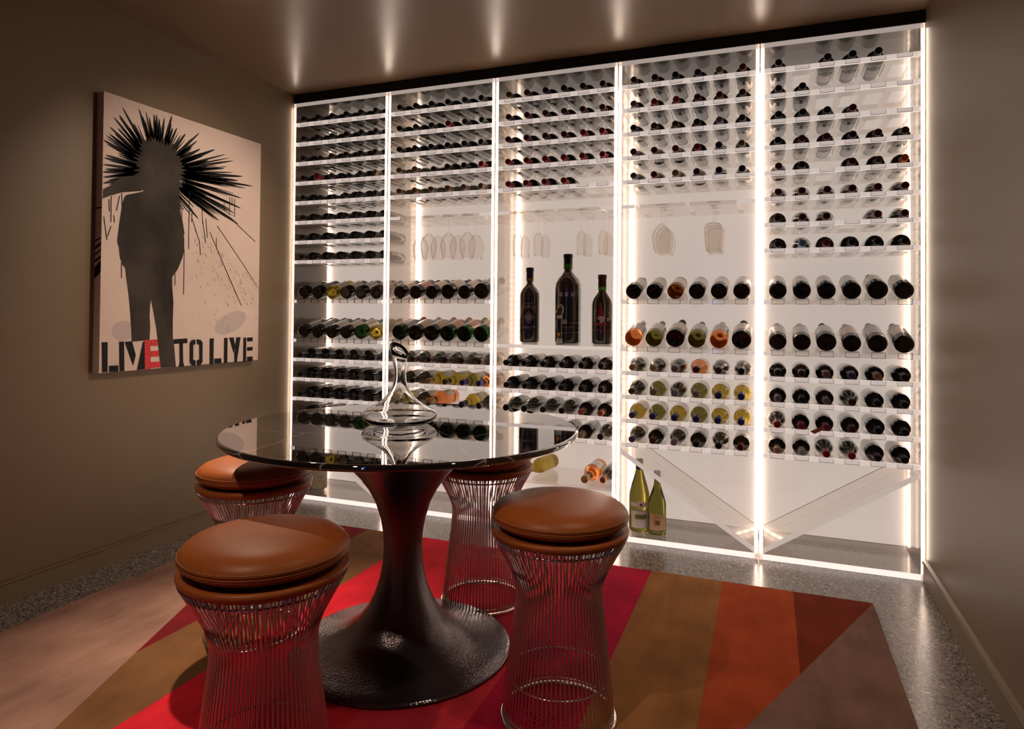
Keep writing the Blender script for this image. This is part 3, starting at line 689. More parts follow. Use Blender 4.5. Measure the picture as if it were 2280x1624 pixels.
ldata = {
 (0, 0): 'Bd:black Bd:black Bd:black Bd:black Bd:black Us:black', (0, 1): BK * 6, (0, 2): BK * 6, (0, 3): BK * 6,
 (1, 0): 'Us:brown Us:brown Us:brown Us:brown Us:brown Us:brown', (1, 1): 'Us:black Us:black Uy:gold Uy:olive Uo:blue Ua:blue', (1, 2): 'Uo:green Us:darkgreen Cr:gold - Uy:blue Us:brown',
 (2, 0): BK * 6, (2, 1): BK * 6, (2, 2): 'Us:black Us:black Us:black Us:black Bd:copper Bd:copper', (2, 3): '- - - Us:black Bd:tan Us:black',
 (3, 0): 'Us:gold Us:gold Us:grey Ur:brown Us:brown Us:black', (3, 1): 'Us:olive Uo:mauve Us:lilac Uo:mauve Uy:blue Uy:blue', (3, 2): 'Uy:violet Uo:blue Uy:blue Uo:blue Uy:blue Uy:blue',
 (3, 3): 'Us:violet Bd:maroon Us:lilac Bd:black Us:black Bd:maroon',
 (4, 0): 'Bd:black Bd:brown Bd:mauve Bd:violet Bd:tan Bd:black', (4, 1): 'Bd:lilac Bd:black Bd:lilac Us:brown Bd:black Bd:black', (4, 2): 'Us:red Bd:magenta Bd:magenta Bd:maroon Bd:black Bd:black',
 (4, 3): 'Bd:tan Bd:silver Us:red Us:red Bd:purple Bd:black',
}
for (b, r_), s in ldata.items():
    row(b, LO[r_], LN[r_], s)

# display rows: bottoms out, necks raised towards the back
def display(b, k, z, shape, g, cap, lab, rowname, scale=1.0):
    x = BW * b + X0 + PITCH * k
    sh = PROF[shape]; r_ = sh[1] * scale
    th = radians(13.5)
    m = Matrix.Translation((x, -0.004 + 0.012, z + r_ / cos(th) + 0.0015)) @ Matrix.Rotation(-(pi / 2 - th), 4, 'X') @ Matrix.Rotation(rnd.uniform(-0.5, 0.5) + pi + pi, 4, 'Z')
    cw = CAPW.get(cap, cap)
    lw = {'bluewhite': 'pale'}.get(lab, lab)
    lb = '%s with %s label, base outward, %s from left, %s, %s' % (KINDW[g], lw, ORD[k], rowname, BAYW[b])
    t = add_bottle('wine_bottle', (0, 0, 0), (0, 0, 0), shape, g, cap, lab, lb, 'bottles on the slanted display shelves', lz=(0.05, 0.155), wrap=3.6)
    t.matrix_world = m @ Matrix.Diagonal((scale, scale, scale, 1))
    return t
disp = {
 (0, 0): 'Bd:black:grey Bd:black:grey By:black:cream Bd:black:white Bd:grey:white Bd:grey:white',
 (0, 1): 'Bd:black:grey Bd:grey:grey Bd:grey:white Bd:grey:cream Ug:black:cream By:lilac:grey',
 (1, 0): 'Bd:grey:cream Bd:black:pink Bd:copper:cream Ud:grey:cream Bd:grey:cream Cd:maroon:grey',
 (1, 1): 'Cg:copper:grey Cd:cream:tan Cd:pink:tan Cg:gold:orange Cg:gold:orange Cg:gold:orange',
 (3, 0): 'Bd:maroon:white Bd:copper:tan Ba:grey:white Bd:grey:white Bd:grey:white Bd:grey:white',
 (3, 1): 'Ur:cream:grey Uo:grey:white Cd:black:cream Uo:grey:white Ur:cream:grey Cd:black:cream',
 (4, 0): 'Bd:grey:cream Bd:copper:tan Bd:black:tan Bd:grey:white Ud:olive:cream Bd:olive:cream',
 (4, 1): 'Bd:black:white Bd:salmon:white Ud:black:white Bd:orange:orange Bd:grey:grey Bd:grey:tan',
}
for (b, r_), s in disp.items():
    for k, q in enumerate(s.split()):
        sh, cap, lab = q.split(':')
        big = 1.16 if (b, r_, k) in ((4, 1, 4), (4, 1, 5)) else 1.0
        display(b, k, DA if r_ == 0 else DB, S[sh[0]], G[sh[1]], cap, lab, 'upper slanted shelf' if r_ == 0 else 'lower slanted shelf', 1.0 if big == 1.0 else 1.04)

# ------------------------------------------------------------------ lettering helpers
def text_mesh(txt, size, mat, name='lettering', bend=None, ext=0.0004, sx=1.0):
    cu = bpy.data.curves.new('tmp', 'FONT'); cu.body = txt; cu.size = size; cu.align_x = 'CENTER'; cu.align_y = 'CENTER'
    cu.extrude = 0.0; cu.resolution_u = 3
    to = bpy.data.objects.new('tmp', cu); COL.objects.link(to)
    dg = bpy.context.evaluated_depsgraph_get()
    me = bpy.data.meshes.new_from_object(to.evaluated_get(dg)); me.name = name
    bpy.data.objects.remove(to)
    me.materials.clear(); me.materials.append(mat)
    for v in me.vertices:
        x, y = v.co.x * sx, v.co.y
        if bend:
            a = x / bend; v.co = Vector(((bend + 0.0012) * sin(a), -(bend + 0.0012) * cos(a), y))
        else: v.co = Vector((x, 0, y))
    return me
def decal(bm, pts, R, off=0.0010, sub=6, mi=0):
    """flat outline (x, z) wrapped on a cylinder of radius R facing -y, subdivided as a grid of vertical slices"""
    xs = [p[0] for p in pts]
    f = bm.faces.new([bm.verts.new((x, 0, z)) for x, z in pts]); f.material_index = mi; f.normal_update()
    return f
def wrapbm(bm, R, off, cuts=12):
    xs = [v.co.x for v in bm.verts]
    a, b = min(xs), max(xs)
    for i in range(1, cuts):
        x = a + (b - a) * i / cuts
        bmesh.ops.bisect_plane(bm, geom=list(bm.verts) + list(bm.edges) + list(bm.faces), plane_co=(x, 0, 0), plane_no=(1, 0, 0))
    for v in bm.verts:
        t = v.co.x / R; v.co = Vector(((R + off) * sin(t), -(R + off) * cos(t), v.co.z))
def wrapped(name, polys, R, mats, parent, off=0.0010, z0=0.0):
    bm = bmesh.new()
    for pts, mi in polys: decal(bm, pts, R, mi=mi)
    wrapbm(bm, R, off)
    return bobj(name, bm, mats, parent, loc=(0, 0, z0))
GOLDINK = pbr('gold_ink', srgb(190, 140, 80), 0.4)
PALEINK = pbr('pale_ink', srgb(176, 168, 170), 0.5)
DARKINK = pbr('dark_ink', srgb(30, 24, 26), 0.5)
REDINK = pbr('red_ink', srgb(170, 30, 40), 0.5)
MAGINK = pbr('magenta_ink', srgb(150, 30, 90), 0.5)
PURPLE = pbr('purple_ink', srgb(38, 28, 58), 0.5)
PAPER = pbr('paper_label_cream', srgb(*LABC['cream']), 0.6)

def big_bottle(loc, prof, L_, cap, capz, label, neckband=None, rz=0.0):
    t = thing('giant_wine_bottle', loc, label, 'wine bottle', 'giant bottles standing on the flat shelf', (0, 0, rz))
    bm = bmesh.new(); lathe(bm, prof, 48); fixn(bm); bobj('glass_body', bm, M['outerglass'], t)
    bm = bmesh.new(); lathe(bm, inner(prof, 0.0055, capz - 0.012), 48); fixn(bm); bobj('wine_fill', bm, M['wine'], t)
    rr = prof[-2][0]
    bm = bmesh.new(); lathe(bm, [(rr + 0.0012, capz), (rr + 0.001, L_ - 0.022), (rr + 0.003, L_ - 0.019), (rr + 0.003, L_ - 0.003), (rr, L_ + 0.0005), (0, L_ + 0.001)], 32); fixn(bm)
    bobj('capsule', bm, capmat(cap), t)
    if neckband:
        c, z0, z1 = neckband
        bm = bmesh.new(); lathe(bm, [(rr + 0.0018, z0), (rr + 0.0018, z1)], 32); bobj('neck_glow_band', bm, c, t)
    return t
M['bigglass'] = pbr('dark_magnum_glass', (0.010, 0.008, 0.009, 1), 0.04, coat=0.5)
YB_ = 0.16
t = big_bottle((1.466, YB_, 0.9515), [(0, 0.01), (0.04, 0.006), (0.052, 0.0), (0.0565, 0.004), (0.058, 0.012), (0.0585, 0.252), (0.056, 0.272), (0.046, 0.293), (0.031, 0.309), (0.0225, 0.322), (0.019, 0.345), (0.0185, 0.405), (0, 0.405)], 0.41, 'navy', 0.352,
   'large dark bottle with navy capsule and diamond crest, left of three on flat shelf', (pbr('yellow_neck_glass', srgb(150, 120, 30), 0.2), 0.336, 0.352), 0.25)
obj('brand_lettering', text_mesh('FRANCIS', 0.010, PALEINK, bend=0.0585), t, (0, 0, 0.214))
obj('brand_lettering', text_mesh('COPPOLA', 0.026, GOLDINK, bend=0.0585, sx=0.72), t, (0, 0, 0.193))
obj('grape_lettering', text_mesh('MERLOT', 0.017, PALEINK, bend=0.0585), t, (0, 0, 0.086))
dm = lambda s, h: [(0, h), (s, 0), (0, -h), (-s, 0)]
wrapped('crest_panel', [([(-0.03, -0.07), (0.03, -0.07), (0.03, 0.05), (-0.03, 0.05)], 0)], 0.0585, [PURPLE], t, 0.0008, 0.135)
wrapped('diamond_crest', [(dm(0.026, 0.034), 0)], 0.0585, [PALEINK], t, 0.0012, 0.14)
wrapped('diamond_crest', [(dm(0.021, 0.028), 0)], 0.0585, [PURPLE], t, 0.0016, 0.14)
wrapped('diamond_crest', [(dm(0.016, 0.021), 0)], 0.0585, [PALEINK], t, 0.0020, 0.14)
obj('crest_letter', text_mesh('C', 0.022, PURPLE, bend=0.0605), t, (0, 0, 0.14))
t = big_bottle((1.681, YB_, 0.9515), [(0, 0.012), (0.055, 0.008), (0.068, 0.0), (0.073, 0.005), (0.0748, 0.016), (0.0750, 0.290), (0.072, 0.318), (0.062, 0.343), (0.044, 0.364), (0.030, 0.380), (0.0235, 0.398), (0.0225, 0.472), (0, 0.472)], 0.478, 'black', 0.425,
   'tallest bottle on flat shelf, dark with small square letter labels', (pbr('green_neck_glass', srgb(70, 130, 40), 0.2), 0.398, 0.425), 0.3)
for dx, ch in ((-0.040, 'S'), (-0.008, 'V'), (0.024, 'R')):
    wrapped('letter_label', [([(dx - 0.009, -0.010), (dx + 0.009, -0.010), (dx + 0.009, 0.010), (dx - 0.009, 0.010)], 0)], 0.075, [labmat('bluewhite')], t, 0.0008, 0.262)
    me = text_mesh(ch, 0.018, DARKINK)
    for v in me.vertices:
        a = (v.co.x + dx) / 0.075; v.co = Vector((0.0765 * sin(a), -0.0765 * cos(a), v.co.z))
    obj('letter', me, t, (0, 0, 0.262))
me = text_mesh('SPECIAL RESERVE', 0.0095, PALEINK, bend=0.075); obj('label_lettering', me, t, (0, 0, 0.090))
wrapped('label_rule', [([(-0.07, 0.0), (0.07, 0.0), (0.07, 0.0012), (-0.07, 0.0012)], 0)], 0.075, [PALEINK], t, 0.0010, 0.112)
wrapped('label_rule', [([(-0.07, 0.0), (0.07, 0.0), (0.07, 0.0012), (-0.07, 0.0012)], 0)], 0.075, [PALEINK], t, 0.0010, 0.062)
t = big_bottle((1.868, YB_, 0.9515), [(0, 0.01), (0.04, 0.006), (0.052, 0.0), (0.0565, 0.004), (0.058, 0.012), (0.0585, 0.205), (0.056, 0.225), (0.047, 0.246), (0.033, 0.266), (0.024, 0.282), (0.0205, 0.298), (0.0205, 0.362), (0, 0.362)], 0.366, 'brown', 0.30,
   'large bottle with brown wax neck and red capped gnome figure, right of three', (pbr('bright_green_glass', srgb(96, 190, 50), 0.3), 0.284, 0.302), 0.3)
wrapped('gnome_figure', [([(-0.022, 0.0), (0.004, 0.002), (-0.008, 0.048), (-0.016, 0.052)], 0), ([(-0.024, -0.004), (0.006, -0.004), (0.004, -0.03), (-0.006, -0.046), (-0.016, -0.034)], 1), ([(-0.034, -0.016), (-0.012, -0.012), (0.018, -0.014), (0.006, -0.022), (-0.022, -0.024)], 1), ([(0.022, -0.014), (0.032, -0.012), (0.032, -0.028), (0.022, -0.03)], 1),
   ([(-0.036, -0.04), (-0.018, -0.036), (-0.004, -0.05), (0.02, -0.034), (0.02, -0.05), (-0.004, -0.058), (-0.034, -0.05)], 0)], 0.0585, [REDINK, pbr('pale_pink_ink', srgb(206, 180, 180), 0.5)], t, 0.0010, 0.155)
obj('script_lettering', text_mesh('Slingsh\u00f6t', 0.024, MAGINK, bend=0.0585), t, (0, 0, 0.078))

# floor bottles, fourth bay
GL['olivedark'] = pbr('olive_dark_glass', (0.16, 0.15, 0.03, 1), 0.03, 0, 0.95, 1.4)
def floor_bottle(loc, prof, L_, g, cap, capz, label, rz):
    t = thing('standing_wine_bottle', loc, label, 'wine bottle', None, (0, 0, rz))
    bm = bmesh.new(); lathe(bm, prof, 40); fixn(bm); bobj('glass_body', bm, g, t)
    rr = prof[-2][0]
    bm = bmesh.new(); lathe(bm, [(rr + 0.001, capz), (rr + 0.001, L_ - 0.014), (rr + 0.0025, L_ - 0.012), (rr + 0.0025, L_ - 0.003), (rr, L_ + 0.0005), (0, L_ + 0.001)], 28); fixn(bm)
    bobj('capsule', bm, capmat(cap), t)
    return t
t = floor_bottle((2.074, 0.125, 0.0275), [(0, 0.01), (0.035, 0.006), (0.046, 0.0), (0.0495, 0.004), (0.0505, 0.012), (0.0505, 0.168), (0.048, 0.192), (0.040, 0.222), (0.031, 0.252), (0.023, 0.280), (0.0178, 0.300), (0.0168, 0.352), (0, 0.352)], 0.356, GL['yellow_green'] if 'yellow_green' in GL else GL['olive'], 'navy', 0.305,
   'tall green bottle with blue capsule and vine leaf label on the rack floor', 0.35)
WL = labmat('white')
wrapped('paper_label', [([(-0.052, 0.0), (0.052, 0.0), (0.052, 0.082), (0.042, 0.09), (-0.042, 0.09), (-0.052, 0.082)], 0)], 0.0505, [WL], t, 0.0008, 0.02)
wrapped('label_border', [([(-0.052, 0.0), (0.052, 0.0), (0.052, 0.0016), (-0.052, 0.0016)], 0), ([(-0.044, 0.086), (0.044, 0.086), (0.044, 0.0876), (-0.044, 0.0876)], 0)], 0.0505, [DARKINK], t, 0.0014, 0.021)
wrapped('name_panel', [([(-0.03, 0.0), (0.03, 0.0), (0.03, 0.024), (-0.03, 0.024)], 0)], 0.0505, [pbr('green_label_panel', srgb(150, 150, 90), 0.6)], t, 0.0014, 0.066)
obj('brand_lettering', text_mesh('ROMBAUER', 0.0115, DARKINK, bend=0.0512), t, (0, 0, 0.078))
wrapped('neck_label', [([(-0.055, 0.004), (-0.02, 0.004), (-0.012, -0.004), (0.012, -0.004), (0.02, 0.004), (0.055, 0.004), (0.055, 0.022), (0.02, 0.022), (0.012, 0.032), (-0.012, 0.032), (-0.02, 0.022), (-0.055, 0.022)], 0)], 0.0505, [WL], t, 0.0009, 0.124)
leaf = [(0.009 * (1.0 if i % 2 == 0 else 0.55) * cos(2 * pi * i / 10 + pi / 2), 0.009 * (1.0 if i % 2 == 0 else 0.55) * sin(2 * pi * i / 10 + pi / 2)) for i in range(10)]
wrapped('vine_leaf', [(leaf, 0)], 0.0505, [REDINK], t, 0.0015, 0.138)
t = floor_bottle((2.166, 0.105, 0.0275), [(0, 0.01), (0.03, 0.006), (0.040, 0.0), (0.0430, 0.004), (0.0440, 0.012), (0.0440, 0.135), (0.042, 0.158), (0.034, 0.188), (0.025, 0.214), (0.0175, 0.238), (0.0150, 0.262), (0.0148, 0.304), (0, 0.304)], 0.308, GL['olivedark'], 'grey', 0.262,
   'shorter dark green bottle with grey neck foil and cream label on rack floor', 0.35)
wrapped('paper_label', [([(-0.05, 0.0), (0.04, 0.0), (0.04, 0.078), (-0.05, 0.078)], 0)], 0.044, [labmat('tan')], t, 0.0008, 0.026)
wrapped('label_emblem', [([(-0.018, 0.0), (0.004, 0.0), (0.004, 0.022), (-0.018, 0.022)], 0)], 0.044, [pbr('rust_ink', srgb(150, 96, 70), 0.6)], t, 0.0014, 0.052)
obj('brand_lettering', text_mesh('SISTON', 0.010, pbr('grey_ink', srgb(120, 110, 108), 0.6), bend=0.0446), t, (0, 0, 0.088))

# bottles on the low shelf of the middle bay
def low(loc, ang, tilt, sh, g, cap, lab, label, name='sparkling_wine_bottle'):
    t = add_bottle(name, (0, 0, 0), (0, 0, 0), sh, g, cap, lab, label)
    t.matrix_world = Matrix.Translation(loc) @ Matrix.Rotation(ang, 4, 'Z') @ Matrix.Rotation(tilt, 4, 'X') @ FX @ Matrix.Rotation(pi, 4, 'Z')
low((1.834, 0.262, 0.2945), 0.0, 0.0, 'champagne', 'rose', 'gold', 'white', 'orange rosé sparkling bottle with gold foil neck on low shelf of middle bay')
low((1.9175, 0.285, 0.2915), 0.0, 0.0, 'burgundy', 'streak', 'copper', None, 'pale copper-necked bottle lying beside the orange one on the low shelf', 'wine_bottle')
low((1.56, 0.30, 0.2940), -0.2, 0.0, 'burgundy', 'yellow', 'cream', None, 'yellow bottle lying on low shelf of middle bay behind a stool', 'wine_bottle')

# rabbit-ear style wine preserver standing before the tall bottle
def preserver():
    t = thing('wine_preserver', (1.668, 0.058, 0.9515), 'silver and black wine preserver with orange tips standing before the tallest bottle', 'wine tool', None, (0, 0, 0.3))
    t.scale = (1.25, 1.25, 1.25)
    boxes('foot', [(-0.014, 0.026, -0.016, 0.016, 0.0, 0.005)], M['chrome'], t, 0.001)
    bm = bmesh.new(); lathe(bm, [(0, 0.005), (0.015, 0.005), (0.013, 0.014), (0.011, 0.026), (0, 0.026)], 20); bobj('stand', bm, M['chrome'], t)
    bm = bmesh.new(); tube(bm, [(0.008, 0, 0.024), (0.010, 0, 0.10), (0.009, 0, 0.14)], 0.0016, 8); bobj('rod', bm, M['chrome'], t)
    bm = bmesh.new(); lathe(bm, [(0, 0.045), (0.007, 0.047), (0.009, 0.06), (0.0105, 0.09), (0.0115, 0.105), (0, 0.108)], 20); bobj('grip', bm, M['blackplastic'], t, loc=(-0.002, 0, 0))
    boxes('clamp_arm', [(0.002, 0.030, -0.007, 0.007, 0.086, 0.105)], M['chrome'], t, 0.003)
    bm = bmesh.new(); tube(bm, [(-0.012, -0.004, 0.104), (-0.013, -0.004, 0.08), (-0.009, -0.004, 0.06)], 0.002, 8); bobj('side_lever', bm, M['chrome'], t)
    bm = bmesh.new(); lathe(bm, [(0, 0.106), (0.010, 0.108), (0.011, 0.112), (0.010, 0.119), (0, 0.120)], 20); bobj('collar', bm, M['chrome'], t)
    bm = bmesh.new(); pts = [(0.0105 * cos(a), 0, 0.143 + 0.022 * sin(a)) for a in [2 * pi * i / 28 for i in range(28)]]; tube(bm, pts, 0.0032, 8, True); bobj('handle', bm, M['chrome'], t, loc=(0.003, 0, 0))
    boxes('head', [(-0.009, -0.001, -0.006, 0.006, 0.122, 0.152)], M['blackplastic'], t, 0.002)
    bm = bmesh.new(); bmesh.ops.create_uvsphere(bm, u_segments=16, v_segments=10, radius=0.0055); bobj('orange_tip', bm, M['orange'], t, True, (-0.013, -0.008, 0.137))
    boxes('orange_clip', [(-0.010, 0.002, -0.011, -0.002, 0.038, 0.050)], M['orange'], t, 0.0015)
preserver()

# map-printed tube in the bottom of the first bay
t = thing('printed_tube', (0.088, 0.165, 0.0275), 'pale cylindrical gift tube printed with a map at bottom left of rack', 'gift tube')
bm = bmesh.new(); lathe(bm, [(0, 0), (0.052, 0), (0.054, 0.003), (0.054, 0.30), (0, 0.30)], 40); fixn(bm)
def mapmat():
    m, nt, out = newmat('map_print')
    p = N(nt, 'ShaderNodeBsdfPrincipled'); p.inputs['Roughness'].default_value = 0.5
    tc = N(nt, 'ShaderNodeTexCoord'); v = N(nt, 'ShaderNodeTexNoise'); v.inputs['Scale'].default_value = 14; v.inputs['Detail'].default_value = 3
    cr = N(nt, 'ShaderNodeValToRGB'); cr.color_ramp.interpolation = 'LINEAR'; e = cr.color_ramp.elements
    e[0].position = 0.44; e[0].color = srgb(196, 180, 158); e[1].position = 0.56; e[1].color = srgb(190, 172, 150)
    for ps, c in ((0.485, srgb(196, 180, 158)), (0.5, srgb(120, 110, 60)), (0.515, srgb(186, 168, 146))): q = e.new(ps); q.color = c
    L = nt.links.new; L(tc.outputs['Object'], v.inputs['Vector']); L(v.outputs['Fac'], cr.inputs[0]); L(cr.outputs[0], p.inputs['Base Color']); L(p.outputs[0], out.inputs[0])
    return m
bobj('tube_body', bm, mapmat(), t, True)
bm = bmesh.new(); lathe(bm, [(0.0543, 0.148), (0.0548, 0.149), (0.0548, 0.152), (0.0543, 0.153)], 40); bobj('tube_seam', bm, DARKINK, t)

# leaflet tag hanging from a bottle
bm = bmesh.new()
vv = [bm.verts.new(p) for p in ((-0.055, -0.004, -0.018), (0.0, -0.01, 0.010), (0.004, 0.0, -0.006), (-0.036, 0.004, -0.030))]
bm.faces.new(vv); r_ = bmesh.ops.extrude_face_region(bm, geom=list(bm.faces)); 
for v in [g for g in r_['geom'] if isinstance(g, bmesh.types.BMVert)]: v.co += Vector((0.0005, -0.0012, 0.0008))
fixn(bm)
tg = bobj('paper_tag', bm, pbr('terracotta_card', srgb(170, 92, 72), 0.5), None, loc=(2.64 + X0 + PITCH * 2 - 0.014, -0.030, 0.601 + 0.020))
tag(tg, 'folded terracotta card tag lying across two magenta-capped necks in the rightmost bay', 'tag')

# ------------------------------------------------------------------ stemware
SG = {}
def glass_meshes(kind):
    if kind in SG: return SG[kind]
    H = 0.238
    if kind == 'flute': bowl = [(0.004, 0.112), (0.010, 0.116), (0.018, 0.126), (0.0245, 0.145), (0.0260, 0.168), (0.0245, 0.205), (0.0215, 0.238)]
    elif kind == 'white': bowl = [(0.004, 0.098), (0.012, 0.100), (0.030, 0.104), (0.040, 0.116), (0.042, 0.135), (0.039, 0.19), (0.033, 0.238)]
    else: bowl = [(0.004, 0.092), (0.014, 0.100), (0.028, 0.115), (0.040, 0.135), (0.0455, 0.160), (0.044, 0.185), (0.038, 0.215), (0.032, 0.238)]
    bm = bmesh.new()
    lathe(bm, bowl + [(r - 0.0008, z) for r, z in bowl[::-1][:-1]], 32); fixn(bm)
    a = mesh_from(bm, 'bowl', M['stemglass'])
    bm = bmesh.new(); lathe(bm, [(0.0035, 0.006), (0.0028, 0.02), (0.0026, 0.08), (0.004, bowl[0][1])], 12); b = mesh_from(bm, 'stem', M['stemglass'])
    bm = bmesh.new(); lathe(bm, [(0, 0), (0.034, 0.0), (0.0355, 0.0012), (0.028, 0.0022), (0.010, 0.004), (0.0035, 0.006)], 32); c = mesh_from(bm, 'foot', M['stemglass'])
    SG[kind] = (a, b, c)
    return SG[kind]
gl_list = []
chx = [0.1, 0.218, 0.336, 0.454, 0.57]
for i, k in enumerate((0, 1, 2, 3)):
    for j, y in enumerate((0.09, 0.205)):
        if k == 0 and j == 0: continue
        gl_list.append(('round', 1, 0.66 + (0.104, 0.22, 0.345, 0.462)[k], y, 'large wine glass hanging upside down, %s, %s glass channel from left, second bay' % (('front', 'back')[j], ORD[k])))
for k, x in enumerate((1.415, 1.533, 1.770, 1.886)):
    for j, y in enumerate((0.10, 0.22)):
        gl_list.append(('flute', 2, x, y, 'champagne flute hanging upside down, %s, %s flute pair from left, middle bay' % (('front', 'back')[j], ORD[k])))
for k, (x, kd, nm) in enumerate(((2.184, 'round', 'round wine glass'), (2.430, 'white', 'tapered wine glass'))):
    for j, y in enumerate((0.075, 0.17, 0.265)):
        gl_list.append((kd, 3, x, y, '%s hanging upside down, %s of its line, second bay from right' % (nm, ('front', 'middle', 'rearmost')[j])))
for kd, b, x, y, lb in gl_list:
    a, s_, f_ = glass_meshes(kd)
    t = thing('champagne_flute' if kd == 'flute' else 'wine_glass', (x, y, 1.6565), lb, 'flute' if kd == 'flute' else 'wine glass', 'glasses hanging in the stemware shelves', (pi, 0, 0))
    obj('bowl', a, t); obj('stem', s_, t); obj('foot', f_, t)

# ------------------------------------------------------------------ table
TX, TY = 1.557, -1.3205
t = thing('pedestal_table', (TX, TY, 0.012), 'round black marble table on flared hammered bronze pedestal, centre of rug', 'table')
bm = bmesh.new()
lathe(bm, [(0, 0.703), (0.562, 0.703), (0.570, 0.706), (0.572, 0.710), (0.572, 0.717), (0.569, 0.7215), (0.563, 0.723), (0, 0.723)], 160); fixn(bm)
bobj('tabletop', bm, M['marble'], t)
bm = bmesh.new()
prof = [(0, 0.0), (0.352, 0.0), (0.358, 0.004), (0.356, 0.009), (0.345, 0.014), (0.31, 0.020), (0.265, 0.030), (0.22, 0.044), (0.18, 0.064), (0.145, 0.092), (0.115, 0.130), (0.092, 0.175), (0.075, 0.225), (0.066, 0.275), (0.0625, 0.325),
        (0.065, 0.375), (0.074, 0.425), (0.090, 0.475), (0.113, 0.520), (0.142, 0.560), (0.180, 0.60), (0.225, 0.64), (0.265, 0.67), (0.30, 0.695), (0.30, 0.7025), (0, 0.7025)]
lathe(bm, prof, 128); fixn(bm)
bobj('pedestal', bm, M['bronze'], t)

# decanter
t = thing('wine_decanter', (1.524, -1.296, 0.7355), 'clear wide-bottomed glass decanter with slanted lip on the marble table', 'decanter')
bm = bmesh.new()
op = [(0.0, 0.004), (0.045, 0.0025), (0.062, 0.0), (0.085, 0.002), (0.106, 0.009), (0.120, 0.019), (0.1258, 0.030), (0.121, 0.042), (0.106, 0.053), (0.085, 0.064), (0.064, 0.078), (0.048, 0.093), (0.036, 0.110), (0.027, 0.128), (0.0215, 0.147), (0.0200, 0.165), (0.0208, 0.185), (0.0230, 0.205), (0.0262, 0.222), (0.0300, 0.240)]
T_ = 0.0018
inn = [(max(0, r - T_), z + (0.004 if z < 0.03 else 0.0)) for r, z in op]
inn[0] = (0, 0.009)
lathe(bm, op + inn[::-1], 128)
for v in bm.verts:
    if v.co.z > 0.186:
        f = (v.co.z - 0.186) / 0.054
        d = -(v.co.x * 0.93 + v.co.y * -0.36) / 0.03      # +1 at the spout side (left), -1 opposite
        v.co.z += f * (0.012 + 0.022 * d)
        v.co.x += -0.93 * f * 0.007; v.co.y += 0.36 * f * 0.007
fixn(bm)
bobj('decanter_glass', bm, M['crystal'], t)

# ------------------------------------------------------------------ stools
def stool_meshes():
    d = {}
    wp = [(0.151, 0.010), (0.1475, 0.05), (0.142, 0.11), (0.135, 0.17), (0.1275, 0.23), (0.121, 0.28), (0.1175, 0.32), (0.1172, 0.345), (0.1195, 0.365), (0.127, 0.388), (0.140, 0.415), (0.155, 0.443), (0.170, 0.470), (0.1855, 0.498)]
    bm = bmesh.new(); tube(bm, [(r, 0, z) for r, z in wp], 0.0024, 6); d['wire'] = mesh_from(bm, 'wire_rod', M['wire'])
    bm = bmesh.new(); lathe(bm, [(0.146, 0.0), (0.1585, 0.0), (0.1595, 0.003), (0.1585, 0.006), (0.1545, 0.0075), (0.148, 0.0075), (0.146, 0.006), (0.146, 0.0)], 96); fixn(bm); d['base'] = mesh_from(bm, 'base_ring', M['ring'])
    for nm, r, z, rr in (('hoop', 0.1385, 0.112, 0.0022), ('waist_hoop', 0.1235, 0.24, 0.0), ('seat_hoop', 0.172, 0.480, 0.0032), ('foot_hoop', 0.1485, 0.018, 0.0018)):
        if rr:
            bm = bmesh.new(); tube(bm, ringpts(r, z), rr, 8, True); d[nm] = mesh_from(bm, 'inner_hoop', M['ring'] if nm in ('hoop', 'foot_hoop') else M['wire'])
    bm = bmesh.new(); lathe(bm, [(0, 0.494), (0.176, 0.494), (0.184, 0.4985), (0.1895, 0.506), (0.1905, 0.512), (0.188, 0.517), (0.182, 0.5185), (0.160, 0.514), (0, 0.510)], 96); fixn(bm); d['tray'] = mesh_from(bm, 'seat_rim', M['leather'])
    bm = bmesh.new(); lathe(bm, [(0, 0.5145), (0.12, 0.5155), (0.15, 0.519), (0.170, 0.527), (0.182, 0.537), (0.1880, 0.5445), (0.1885, 0.5475), (0.1865, 0.5495), (0.1865, 0.5500), (0.1885, 0.5515), (0.1875, 0.556), (0.181, 0.567), (0.168, 0.577), (0.145, 0.585), (0.11, 0.590), (0.06, 0.5925), (0, 0.593)], 128); fixn(bm); d['cushion'] = mesh_from(bm, 'cushion', M['leather'])
    bm = bmesh.new()
    tube(bm, ringpts(0.1872, 0.5570, 128), 0.0008, 5, True); d['stitch'] = mesh_from(bm, 'stitching', M['stitch'])
    bm = bmesh.new(); tube(bm, ringpts(0.1862, 0.5415, 128), 0.0008, 5, True); d['stitch2'] = mesh_from(bm, 'stitching', M['stitch'])
    return d
SM = stool_meshes()
NW = 76
for (x, y), lb, rz in (((1.597, -2.011), 'cognac leather wire-base stool nearest the camera, bottom left, before the table', 0.2), ((2.145, -1.484), 'cognac leather wire-base stool right of the table, wide seat fully in view', 0.5),
                  ((1.030, -1.420), 'leather wire-base stool left of the table, brightest orange seat', 0.0), ((1.655, -0.885), 'leather wire-base stool behind the table, seat partly hidden by the marble', 0.1)):
    t = thing('wire_stool', (x, y, 0.012), lb, 'stool', 'leather wire stools around the table', (0, 0, rz))
    obj('base_ring', SM['base'], t); obj('inner_hoop', SM['hoop'], t); obj('inner_hoop', SM['foot_hoop'], t); obj('inner_hoop', SM['seat_hoop'], t)
    for i in range(NW): obj('wire_rod', SM['wire'], t, rot=(0, 0, 2 * pi * i / NW))
    obj('seat_rim', SM['tray'], t)
    c = obj('cushion', SM['cushion'], t); obj('stitching', SM['stitch'], c); obj('stitching', SM['stitch2'], c)

